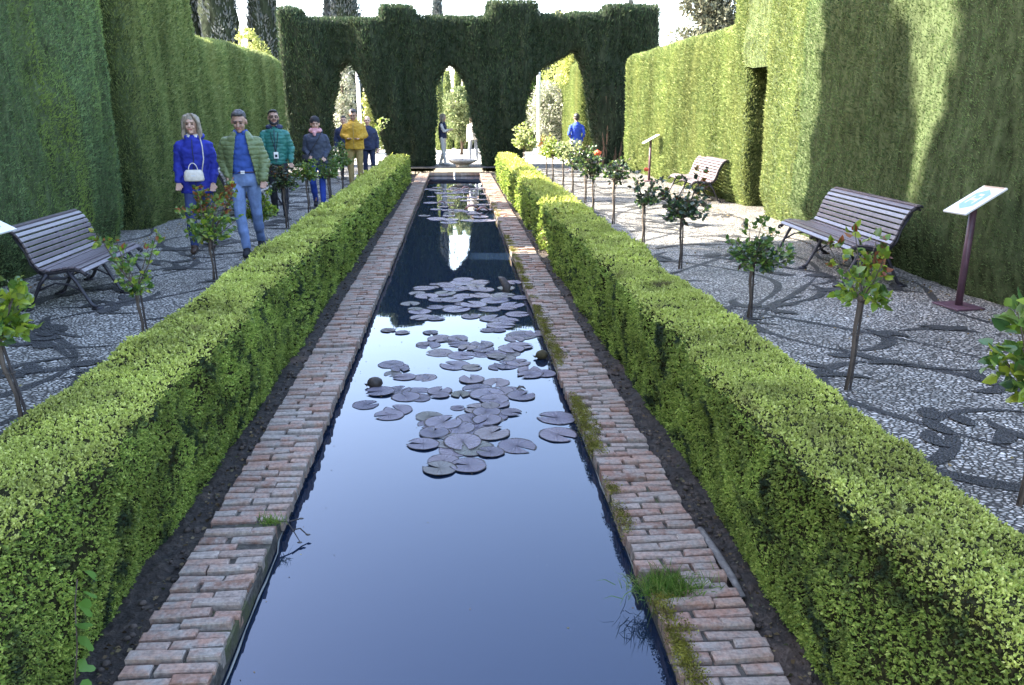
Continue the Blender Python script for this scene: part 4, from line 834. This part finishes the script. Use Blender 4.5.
# ------------------------------------------------------------------ people
def cloth(name,col,rough=.75,var=.12,bumps=.15,ns=25): return simple(name,col,rough,var=var,nscale=ns,bumps=bumps,spec=.3)
SK=simple('skin',(.47,.29,.215),.55,var=.08,nscale=10); SK2=simple('skin_tan',(.36,.215,.155),.55,var=.08,nscale=10)
DARK=cloth('black_cloth',(.02,.02,.025)); 
def lerp(a,b,t): return tuple(a[i]+(b[i]-a[i])*t for i in range(3))
def person(x,y,rz,H,label,P):
    """P: pose and clothing. Local: faces -y, feet at z=0. Joint positions for 1.75 m, scaled by H/1.75"""
    root=empty('person',(x,y,P.get('z',0)),rz,label,'person',P.get('group')); k=H/1.75; vox=P.get('vox',.011)
    sh=P.get('sh',.175); J=dict(pelvis=(0,.0,.93),chest=(0,P.get('lean',0),1.28),neck=(0,P.get('lean',0)+.0,1.46),head=(P.get('hx',0),P.get('lean',0)-.025+P.get('hf',0),1.605+P.get('hz',0)))
    for s,n in ((-1,'R'),(1,'L')):
        J['sh'+n]=(s*sh,P.get('lean',0),1.350); J['hip'+n]=(s*.09,0,.92)
    J.update(P['J'])
    S=lambda p:tuple(a*k for a in p); J={a:((b[0]*.90,)+tuple(b[1:]) if a[:2] in('el','wr') else b) for a,b in J.items()}; J={a:S(b) for a,b in J.items()}
    female=P.get('female',False); w=.92 if female else 1.0; w*=P.get('bulk',1)*.94
    b=MB(); ly=J['chest'][1]
    def torso(g,z0=.88,z1=1.46,hem=1.0,top=1.0):
        L=[(z0,.155*hem,.115*hem),(.95,.160,.118),(1.05,.145,.110),(1.18,.155,.115),(1.30,.172,.122),(1.36,.145,.105),(1.42,.100,.088),(1.48,.06*top,.06*top)]
        L=[q for q in L if z0<=q[0]<=z1]
        return [(0,ly*np.clip((z-.93)/.35,0,1.1),z*k,(rx*w+g)*k,(ry*w+g)*k) for z,rx,ry in L]
    b.loft(torso(-.012))
    hd=Vector(J['head']); tilt=Matrix.Rotation(R(P.get('nod',0)),3,'X')@Matrix.Rotation(R(P.get('turn',0)),3,'Z'); hk=k*1.07
    def hp(p): return tuple(hd+tilt@Vector([a*hk for a in p]))
    b.cap(tuple(Vector(J['neck'])-Vector((0,0,.05*k))),hp((0,.015,-.06)),.056*k,.05*k)
    b.ell(hp((0,.012,.03)),(.074*hk,.092*hk,.088*hk),16,10,tilt); b.ell(hp((0,-.012,-.03)),(.060*hk,.070*hk,.078*hk),14,9,tilt)
    b.ell(hp((0,-.055,-.085)),(.028*hk,.024*hk,.022*hk),10,6,tilt); b.cap(hp((0,-.078,.018)),hp((0,-.102,-.022)),.010*hk,.0145*hk); b.ell(hp((0,-.075,.034)),(.052*hk,.016*hk,.012*hk),10,5,tilt)
    for s in(-1,1): b.ell(hp((s*.078,.01,-.005)),(.012*hk,.02*hk,.032*hk),8,6,tilt); b.ell(hp((s*.036,-.062,-.025)),(.02*hk,.02*hk,.022*hk),8,6,tilt)
    for n,s in (('R',-1),('L',1)):
        b.cap(J['sh'+n],J['el'+n],.050*k*w,.040*k); b.cap(J['el'+n],J['wr'+n],.041*k,.028*k)
        if not P.get('nolegs'):
            b.cap(J['hip'+n],J['kn'+n],.080*k*w,.055*k); b.cap(J['kn'+n],J['an'+n],.055*k,.036*k); an=Vector(J['an'+n]); f=Vector(P.get('foot'+n,(0,-1,0))).normalized(); b.cap(tuple(an+Vector((0,0,-.03*k))),tuple(an+f*.15*k+Vector((0,0,-.055*k))),.035*k,.025*k)
        # hand: palm, four curled fingers of different lengths and a thumb leaving the palm's side
        wr=Vector(J['wr'+n]); fa=(wr-Vector(J['el'+n])).normalized(); hdr=Vector(P.get('hand'+n,tuple(fa))).normalized()
        side=hdr.cross(Vector((0,1,0)) if abs(hdr.y)<.8 else Vector((0,0,1))).normalized(); nrm_=hdr.cross(side).normalized(); inn=nrm_*(-1 if nrm_.y>0 else 1)
        side=Vector(P.get('knuckle'+n,tuple(side))).normalized() if ('knuckle'+n) in P else side
        pc=wr+hdr*.045*k
        for q in (-.026,-.009,.009,.026): b.cap(tuple(wr+side*q*.6*k+hdr*.01*k),tuple(wr+hdr*.08*k+side*q*k),.015*k,.0125*k,8)
        for q,l in ((-.030,.052),(-.010,.068),(.010,.074),(.030,.064)):
            p0=wr+hdr*.082*k+side*q*k; p1=p0+(hdr*.85+inn*.35)*l*.45*k; p2=p1+(hdr*.6+inn*.75)*l*.4*k; p3=p2+(hdr*.25+inn*.9)*l*.25*k
            b.tube([p0-hdr*.02*k,p0,p1,p2,p3],[.0095*k,.009*k,.0085*k,.0078*k,.0055*k],7)
        tb=wr+hdr*.028*k+side*.026*k; b.tube([tb-side*.012*k,tb+side*.018*k+hdr*.022*k,tb+side*.026*k+hdr*.050*k+inn*.012*k],[.013*k,.0105*k,.007*k],7)
    link('body',remeshed(b,'body',P.get('skin',SK),vox*.62,3),root)
    fl=P.get('face',True)
    if fl:
        for s in(-1,1):
            e=MB(); e.ell(hp((s*.031,-.0755,.008)),(.0135*hk,.008*hk,.0065*hk),10,6,tilt); e.build('eye',DARK,root,True)
            e=MB(); e.cap(hp((s*.016,-.088,.030)),hp((s*.050,-.076,.030)),.005*hk,.0035*hk,6); e.build('eyebrow',P.get('hairm',DARK),root,True)
        e=MB(); e.cap(hp((-.020,-.078,-.052)),hp((.020,-.078,-.052)),.0065*hk,.0065*hk,6); e.build('mouth',MOUTH,root,True)
    hm=P.get('hairm')
    if hm:
        h=MB(); st=P.get('hair','short')
        if st=='short':
            h.ell(hp((0,.028,.052)),(.080*hk,.092*hk,.078*hk),14,9,tilt); h.ell(hp((0,.055,.0)),(.072*hk,.062*hk,.075*hk),12,8,tilt); h.ell(hp((0,-.035,.098)),(.060*hk,.045*hk,.026*hk),12,7,tilt)
        elif st=='bob':
            h.ell(hp((0,.025,.052)),(.090*hk,.098*hk,.085*hk),14,9,tilt); h.ell(hp((0,.06,-.03)),(.090*hk,.062*hk,.12*hk),12,8,tilt)
            for s in(-1,1): h.tube([hp((s*.055,-.04,.105)),hp((s*.086,-.022,.04)),hp((s*.090,-.012,-.05)),hp((s*.096,-.010,-.125)),hp((s*.088,-.03,-.165))],[.02*hk,.026*hk,.027*hk,.027*hk,.008*hk],8); h.tube([hp((s*.005,-.03,.125)),hp((s*.055,-.062,.095)),hp((s*.088,-.055,.03)),hp((s*.092,-.05,-.04))],[.018*hk,.020*hk,.017*hk,.010*hk],8)
        me=remeshed(h,'hair',hm,vox*.7,2); V=np.array([v.co for v in me.vertices]); V+=vn3(V,(38,38,9),9,2)*.010; me.vertices.foreach_set('co',V.astype(np.float32).ravel()); link('hair',me,root)
    if P.get('beard'):
        h=MB(); h.tube([hp((-.064,-.02,-.03)),hp((-.054,-.052,-.075)),hp((0,-.078,-.102)),hp((.054,-.052,-.075)),hp((.064,-.02,-.03))],[.014*hk,.02*hk,.022*hk,.02*hk,.014*hk],8); h.cap(hp((-.022,-.084,-.036)),hp((.022,-.084,-.036)),.007*hk,.007*hk); h.build('beard',DARK,root,True)
    if P.get('glasses'):
        for s in(-1,1): h=MB(); h.tube([hp((s*.033+.022*math.cos(t),-.094,.008+.017*math.sin(t))) for t in np.linspace(0,6.28,13)],.003*hk,5); h.cap(hp((s*.055,-.093,.012)),hp((s*.078,.0,.01)),.003*hk,.003*hk,5); h.build('glasses',DARK,root)
    # trousers
    if not P.get('nolegs'):
        t=MB(); t.loft([(0,0,.84*k,.150*w*k,.115*w*k),(0,0,.90*k,.165*w*k,.128*w*k),(0,0,.97*k,.158*w*k,.120*w*k),(0,0,1.03*k,.150*w*k,.112*w*k)])
        for n in 'RL': 
            fit=P.get('fit',1); t.cap(J['hip'+n],J['kn'+n],.096*k*w*fit,.068*k*fit); a=Vector(J['an'+n]); t.cap(J['kn'+n],tuple(a+Vector((0,0,.03*k))),.068*k*fit,.052*k*fit); t.cap(J['kn'+n],lerp(J['kn'+n],J['an'+n],.5),.06*k*fit,.066*k*fit)
        me=remeshed(t,'trousers',P['legm'],vox,3); V=np.array([v.co for v in me.vertices]); V+=vn3(V,(13,13,12),5,2)*.008; me.vertices.foreach_set('co',V.astype(np.float32).ravel()); link('trousers',me,root)
        for n in 'RL':
            an=Vector(J['an'+n]); f=Vector(P.get('foot'+n,(0,-1,0))); f.normalize(); s=MB(); s.cap(tuple(an-f*.035*k+Vector((0,0,-.035*k))),tuple(an+f*.15*k+Vector((0,0,-.045*k))),.046*k,.038*k); s.cap(tuple(an+Vector((0,0,.02*k))),tuple(an+f*.04*k+Vector((0,0,-.03*k))),.044*k,.042*k)
            me=remeshed(s,'shoe',P.get('shoem',DARK),vox,2); V=np.array([v.co for v in me.vertices]); fl_=(an.z-.08*k); V[:,2]=np.maximum(V[:,2],fl_); me.vertices.foreach_set('co',V.astype(np.float32).ravel()); link('shoe',me,root)
    # upper garments
    def upper(name,m,g,z0,sleeve=True,openw=None,quilt=0,arm=.0,hem=1.0):
        u=MB(); rings=torso(g,.95,1.49,hem); z0k=z0*k; r0=rings[0]; rings=[(r0[0],r0[1],z0k,r0[3]*hem,r0[4]*hem)]+[q for q in rings if q[2]>z0k+.03*k]; rings[-1]=(rings[-1][0],rings[-1][1],1.485*k,.070*k,.072*k); u.loft(rings,24)
        for n in 'RL':
            u.cap(J['sh'+n],J['el'+n],(.058+arm*.7)*k,(.050+arm)*k)
            if sleeve: u.cap(J['el'+n],lerp(J['el'+n],J['wr'+n],.93),(.050+arm)*k,(.038+arm*.6)*k)
            u.cap((0,ly,1.41*k),J['sh'+n],.058*k,(.056+arm*.7)*k)
        me=remeshed(u,name,m,vox,3); n_=len(me.vertices); V=np.empty(n_*3,np.float32); me.vertices.foreach_get('co',V); V=V.reshape(-1,3).astype(float); NN=np.array([v.normal for v in me.vertices])
        if quilt: V+=NN*(np.abs(np.sin(V[:,2]*PI/quilt))[:,None]**.6-.6)*.011
        V+=vn3(V,(11,11,15),9,2)*.016+vn3(V,(28,28,34),4)*.004; me.vertices.foreach_set('co',V.astype(np.float32).ravel()); o=link(name,me,root)
        if openw:
            import bmesh
            bm=bmesh.new(); bm.from_mesh(me); dl=[f for f in bm.faces if (f.normal.y<-.15 or f.calc_center_median().z<z0k+.035*k) and f.calc_center_median().y<ly*.5-.045*k and abs(f.calc_center_median().x-openw[2]*k)<(openw[0]+(openw[1]-openw[0])*max(0,(1.45*k-f.calc_center_median().z))/(.5*k))*k]
            bmesh.ops.delete(bm,geom=dl,context='FACES'); bm.to_mesh(me); bm.free(); s=o.modifiers.new('s','SOLIDIFY'); s.thickness=.014; s.offset=0
        return o
    for u in P['tops']: upper(*u[0],**u[1])
    if P.get('zip'):
        z0,dep,m=P['zip']; c=MB(); c.tube([(.004*math.sin(q*9),ly*np.clip((z-.93)/.35,0,1.1)-dep*w*k*(1 if z>1.1 else 1.03)*(.80 if z>1.4 else 1)-.004,z*k) for q,z in enumerate(np.linspace(z0,1.43,9))],.006*k,5); c.build('zip',m,root)
    if P.get('collar'):
        c=MB(); c.tube([(.074*k*math.cos(a),ly+.074*k*math.sin(a)-.006,1.475*k+.012*math.sin(a)) for a in np.linspace(-PI/2+.35,PI*1.5-.35,14)],.019*k,8,flat=1.5); c.build('collar',P['collar'],root,True)
    if P.get('scarf'):
        c=MB(); c.tube([(.092*k*math.cos(a),ly+.085*k*math.sin(a)-.012,1.485*k+.016*math.sin(3*a)) for a in np.linspace(0,6.4,20)],.036*k,8); c.tube([(.02,ly-.09*k,1.47*k),(-.02,ly-.13*k,1.44*k),(-.01,ly-.14*k,1.38*k)],[.035*k,.04*k,.025*k],8); link('scarf',remeshed(c,'scarf',P['scarf'],vox,1),root)
    if P.get('hood'):
        c=MB(); c.tube([hp((.10*math.cos(a),.035,.02+.115*math.sin(a))) for a in np.linspace(-.9,PI+.9,18)],.026*hk,8); c.ell(hp((0,.065,.02)),(.10*hk,.075*hk,.115*hk),12,9,tilt); link('hood',remeshed(c,'hood',P['hood'],vox,2),root)
    if P.get('hoodback'):
        c=MB(); c.tube([(.11*k*math.cos(a),ly+.02+.085*k*math.sin(a),1.47*k+.02*math.sin(a)) for a in np.linspace(-1.1,PI+1.1,16)],.034*k,8); link('hood',remeshed(c,'hood',P['hoodback'],vox,1),root)
    if P.get('hat'):
        c=MB(); c.ell(hp((0,.02,.062)),(.090*hk,.103*hk,.085*hk),14,9,tilt); c.ell(hp((0,.02,.04)),(.095*hk,.108*hk,.03*hk),14,7,tilt); link('hat',remeshed(c,'hat',P['hat'],vox,2),root)
    if P.get('belt'):
        c=MB(); c.tube([(.155*w*k*math.cos(a),.118*w*k*math.sin(a),1.01*k) for a in np.linspace(0,6.283,24)],.017*k,6,flat=.5); c.build('belt',P['belt'],root,True)
        c=MB(); c.box((0,-.126*w*k,1.01*k),(.045*k,.012,.036*k)); c.build('belt_buckle',M['white_metal'],root)
    return root,J,k
MOUTH=simple('lips',(.40,.14,.12),.5,var=.1)
# standing and walking poses in joint coordinates of a 1.75 m person
def walk(fwd='R',st=.20,arm=.10):
    s=1 if fwd=='R' else -1
    return dict(knR=(-.10,-.10*s-.04,.50),anR=(-.095,-st*s,.085),knL=(.10,.08*s-.04,.50),anL=(.095,st*s,.095),
      elR=(-.255,.05*s,1.13),wrR=(-.265,.02*s+arm*.4*s-.06,.88),elL=(.255,-.02*s,1.13),wrL=(.265,-.08*s-.04,.88))
def stand(): return dict(knR=(-.10,-.02,.50),anR=(-.11,.02,.085),knL=(.10,-.02,.50),anL=(.11,.02,.085),elR=(-.26,.02,1.14),wrR=(-.27,-.05,.89),elL=(.26,.02,1.14),wrL=(.27,-.05,.89))
grey_hair=simple('grey_blond_hair',(.24,.20,.15),.6,var=.4,nscale=30,bumps=.6,stretch=(3,3,.6)); dgrey=simple('dark_grey_hair',(.055,.052,.055),.6,var=.4,nscale=30,bumps=.5); black_hair=simple('black_hair',(.018,.015,.014),.5,var=.3,nscale=30)
blue_coat=cloth('blue_coat',(.02,.03,.27)); jeans=cloth('jeans',(.13,.19,.34),ns=12,var=.25); djeans=cloth('dark_jeans',(.035,.05,.14),ns=12,var=.2); bjeans=cloth('bright_jeans',(.03,.07,.36))
green_q=cloth('green_quilt',(.13,.165,.075),.5); sweater=cloth('blue_sweater',(.03,.07,.27)); teal=cloth('teal_quilt',(.03,.15,.125),.45); navy=cloth('navy',(.022,.03,.07)); slate=cloth('slate_jacket',(.045,.055,.085)); pink=cloth('pink_scarf',(.55,.28,.30)); yellow=cloth('yellow_jacket',(.42,.25,.03)); khaki=cloth('khaki',(.30,.22,.09)); white_c=cloth('white_cloth',(.55,.53,.50)); greyp=cloth('grey_trousers',(.24,.27,.33)); royal=cloth('royal_blue',(.025,.06,.36)); cream=cloth('cream_bag',(.62,.57,.50),.5); brownp=cloth('brown_trousers',(.16,.08,.05)); orange=cloth('orange_cloth',(.55,.13,.03)); leather=cloth('leather',(.05,.03,.02),.4)

a=(-3.36,10.85)
p=walk('R',.16); p.update(elR=(-.245,.03,1.13),wrR=(-.24,-.10,.90),elL=(.25,.02,1.13),wrL=(.225,-.09,.89))
person(*a,R(8),1.76,'grey-blond woman in a bright blue coat walking with a small white handbag',dict(J=p,female=True,hairm=grey_hair,hair='bob',turn=-6,nod=-4,legm=djeans,shoem=leather,vox=.010,tops=[(('jacket',blue_coat,.03,.76),dict(hem=1.12,arm=.012))],hoodback=blue_coat,collar=white_c,bulk=1.08,zip=(.80,.158,navy)))
# bag and strap hang from her shoulder
def bag():
    root=empty('handbag',(-3.36,10.85,0),R(8),'small white handbag on a long shoulder strap, at the front of the blue coat','handbag')
    b=MB(); b.loft([(0,-.235,.93,.115,.05),(0,-.235,.95,.125,.055),(0,-.235,1.04,.115,.048),(0,-.235,1.07,.09,.03)],20); b.build('bag_body',cream,root,True)
    b=MB(); b.tube([(.055*math.cos(t),-.255,1.06+.095*math.sin(t)) for t in np.linspace(0,PI,14)],.006,6); b.build('handle',cream,root,True)
    b=MB(); b.tube([(.10,-.215,1.05),(.13,-.19,1.2),(.125,-.165,1.36),(.09,-.06,1.47)],.011,6,flat=.5); b.tube([(-.10,-.215,1.05),(-.13,-.205,.98)],.009,6,flat=.5); b.build('strap',cream,root,True)
    b=MB(); b.box((0,-.287,1.0),(.05,.008,.018)); b.build('clasp',M['white_metal'],root)
bag()
p=walk('R',.22); p.update(elR=(-.275,.08,1.14),wrR=(-.20,-.06,.97),elL=(.27,.0,1.13),wrL=(.26,-.12,.92),anL=(.10,.25,.11),anR=(-.02,-.20,.085),knR=(-.07,-.13,.50))
person(-2.68,10.55,R(6),1.82,'man in an open green quilted jacket over a blue sweater, looking down, light blue jeans',dict(J=p,hairm=dgrey,nod=16,hf=-.03,hz=-.01,skin=SK2,legm=jeans,shoem=DARK,vox=.010,belt=leather,
  tops=[(('sweater',sweater,.012,.99),dict(sleeve=False)),(('quilted_jacket',green_q,.042,.86),dict(quilt=.055,openw=(.055,.14,.01),arm=.016,hem=1.08))],collar=sweater,bulk=1.06))
p=walk('L',.14); p.update(elL=(.27,.03,1.13),wrL=(.26,-.10,.90))
person(-3.13,14.6,R(8),1.82,'bearded man with glasses in a teal quilted jacket',dict(J=p,hairm=black_hair,beard=True,glasses=True,turn=10,nod=-5,skin=SK2,legm=DARK,shoem=DARK,vox=.012,tops=[(('quilted_jacket',teal,.028,.86),dict(quilt=.06,arm=.012))],hoodback=navy,collar=navy,bulk=1.02,zip=(.90,.152,navy),hz=.01))
def badge():
    root=empty('badge',(-3.13,14.6,0),R(8),'white badge on a dark lanyard, on the teal jacket','badge')
    b=MB(); b.box((.01,-.185,1.06),(.075,.012,.11)); c=b.build('card',M['sign_white'],root); b=MB(); b.box((.01,-.193,1.05),(.04,.004,.045)); b.build('photo_window',DARK,root)
    b=MB(); b.tube([(.01,-.185,1.11),(-.05,-.165,1.35),(-.07,-.06,1.53)],.006,5); b.tube([(.01,-.185,1.11),(.055,-.165,1.35),(.07,-.06,1.53)],.006,5); b.build('lanyard',DARK,root)
badge()
p=walk('R',.12); p.update(elR=(-.25,.02,1.13),wrR=(-.16,-.14,1.0),elL=(.25,.02,1.13),wrL=(.17,-.13,.98),knL=(.08,-.08,.5),anL=(.08,-.16,.085),anR=(-.09,.10,.085))
person(-2.66,16.0,R(4),1.70,'woman in a dark hooded jacket and pink scarf, bright blue jeans',dict(J=p,female=True,hat=DARK,scarf=pink,turn=8,nod=6,legm=bjeans,shoem=DARK,vox=.012,tops=[(('jacket',slate,.04,.84),dict(arm=.014))],hoodback=slate,bulk=1.12))
def crossstrap():
    root=empty('shoulder_bag',(-2.66,16.0,0),R(4),'small dark shoulder bag worn across the dark hooded jacket','bag')
    b=MB(); b.tube([(.12,-.10,1.42),(.05,-.175,1.28),(-.06,-.19,1.12),(-.15,-.16,.98)],.012,6,flat=.5); b.build('strap',DARK,root,True); b=MB(); b.loft([(-.19,-.15,.86,.07,.035),(-.19,-.15,.90,.08,.04),(-.19,-.15,1.0,.075,.03)],14); b.build('pouch',DARK,root,True)
crossstrap()
p=stand(); p.update(elR=(-.27,.02,1.16),wrR=(-.13,-.20,1.10),elL=(.27,.02,1.16),wrL=(.13,-.20,1.10),anR=(-.1,-.08,.085))
person(-2.42,20.0,R(2),1.88,'man in a mustard yellow jacket looking down at his hands',dict(J=p,hairm=black_hair,nod=20,hf=-.03,hz=-.015,skin=SK2,legm=khaki,shoem=DARK,vox=.013,tops=[(('jacket',yellow,.05,.86),dict(arm=.02))],collar=yellow,bulk=1.1,face=True,zip=(.88,.172,khaki)))
p=stand(); person(-2.30,22.0,R(5),1.70,'bald man in a navy jacket walking behind the man in yellow',dict(J=p,hairm=None,legm=navy,vox=.015,tops=[(('jacket',navy,.035,.84),dict(arm=.012))],bulk=1.1))
p=stand(); person(-3.0,22.6,R(5),1.70,'dark-clothed walker mostly hidden left of the man in yellow',dict(J=p,hairm=black_hair,legm=DARK,vox=.015,tops=[(('jacket',navy,.035,.84),dict(arm=.012))]))
def cloth_on(x,y,z,s,m,label,name,cat):
    b=MB(); b.tube([(-.12*s,0,.02),(-.04*s,-.03,.05),(.05*s,0,.03),(.12*s,.02,-.03)],[.03*s,.06*s,.055*s,.02*s],8,flat=.6); me=remeshed(b,name,m,.012,2); tag(link(name,me,None,(x,y,z)),label,cat)
# three people beyond the middle arch
p=stand(); p.update(elR=(-.20,-.10,1.15),wrR=(-.10,-.24,1.20),elL=(.20,-.10,1.15),wrL=(.08,-.24,1.20),knR=(-.08,-.03,.5),anR=(-.10,-.10,.085),anL=(.08,.12,.085))
person(-.44,28.9,R(75),1.73,'blond woman in a dark vest and white trousers standing sideways in the middle arch',dict(J=p,female=True,hairm=grey_hair,hair='bob',legm=white_c,shoem=white_c,vox=.013,tops=[(('shirt',white_c,.012,.95),{}),(('vest',navy,.030,.92),dict(sleeve=False,arm=-.02))],bulk=1.12,z=.0))
p=walk('R',.14); person(.66,30.6,R(-20),1.68,'figure in pale clothes half hidden by the right side of the middle arch',dict(J=p,female=True,hairm=grey_hair,hair='bob',legm=greyp,shoem=white_c,vox=.015,tops=[(('jacket',white_c,.03,.84),dict(arm=.01))]))
p=dict(pelvis=(0,0,.5),knR=(-.12,-.42,.50),anR=(-.12,-.52,.085),knL=(.12,-.42,.50),anL=(.12,-.40,.085),elR=(-.22,-.12,1.13),wrR=(-.12,-.33,.95),elL=(.22,-.12,1.13),wrL=(.12,-.33,.95))
p.update(hipR=(-.09,0,.93),hipL=(.09,0,.93),knR=(-.10,-.16,.52),anR=(-.10,.10,.085),knL=(.10,-.30,.56),anL=(.10,-.38,.085))
person(.42,41.5,R(70),1.62,'stooping person in brown trousers beyond the rounded tree',dict(J=p,lean=-.12,nod=25,hairm=black_hair,legm=brownp,vox=.016,tops=[(('shirt',slate,.02,.9),{})]))
# man in blue seen from behind
p=stand(); p.update(elR=(-.25,.08,1.13),wrR=(-.21,-.02,.93),elL=(.27,.08,1.14),wrL=(.15,-.06,1.00),anR=(-.08,.02,.085),anL=(.14,-.10,.085))
person(3.68,25.0,R(184),1.76,'dark-haired man in a royal blue jumper and grey jeans seen from behind',dict(J=p,hairm=black_hair,skin=SK2,legm=greyp,shoem=white_c,vox=.012,tops=[(('jumper',royal,.014,.96),dict(arm=-.002))],bulk=.98,face=False))

tree('bare_tree',-.9,52,8.6,2.5,.14,lumps(5.0,8.3,egg(1.9),16,16,.5),1500,.12,M['pale_leaf'],M['bark'],'thin-leaved tree showing above the arched hedge left of its highest block','tree',61)
tree('garden_tree',6.4,47,7.6,2.0,.14,lumps(3.0,7.2,egg(2.0),20,17,.55),5000,.16,M['bright_leaf'],M['bark'],'yellow-green tree showing above the right arch','tree',62)

cypress(-8.0,12.6,13.6,.85,M['cypress_leaf_hazed'],'unseen long-trunked cypress added at the end of the row behind the left hedge wall',131,n=9000,L=.28,group='unseen cypresses added behind the left hedge wall for shade',base=7.2,tip=.5)  # unseen, added to shape the shade edge on the right hedge wall

# fallen leaves on the paths and at the feet of the walls, specks on the water
def fallen():
    m=leafmat('fallen_leaf',[(.10,.06,.03),(.22,.14,.06),(.34,.25,.10),(.16,.15,.06)],trans=0)
    n=2600; k=rng.integers(0,3,n); y=2+rng.random(n)**1.3*22
    x=np.where(k==0,4.95-np.abs(rng.normal(size=n))*.22,np.where(k==1,-4.6+np.abs(rng.normal(size=n))*.2,rng.choice([-1,1],n)*rng.uniform(1.95,4.7,n))); keep=(k<2)|(rng.random(n)<.45); x,y=x[keep],y[keep]; n=len(x)
    P=np.stack([x,y,np.full(n,.012)],1); D=nrm(rng.normal(size=(n,3))*np.array([1,1,.2])); L=rng.uniform(.012,.035,n); LV=leaves(P,D,L,L*.6); tag(link('fallen_leaves',mesh_np('fallen_leaves',LV,quads(n),mats=[m])),kind='stuff')
    n=420; y=2.3+rng.random(n)**.9*20; side=rng.choice([-1,1],n); x=np.where(rng.random(n)<.5,np.where(side>0,.74-np.abs(rng.normal(size=n))*.06,-.86+np.abs(rng.normal(size=n))*.06),rng.uniform(-.8,.72,n))
    P=np.stack([x,y,np.full(n,-.2485)],1); D=nrm(rng.normal(size=(n,3))*np.array([1,1,.02])); L=rng.uniform(.004,.014,n); LV=leaves(P,D,L,L*.5,.05); tag(link('floating_debris',mesh_np('floating_debris',LV,quads(n),mats=[m])),kind='stuff')
fallen()
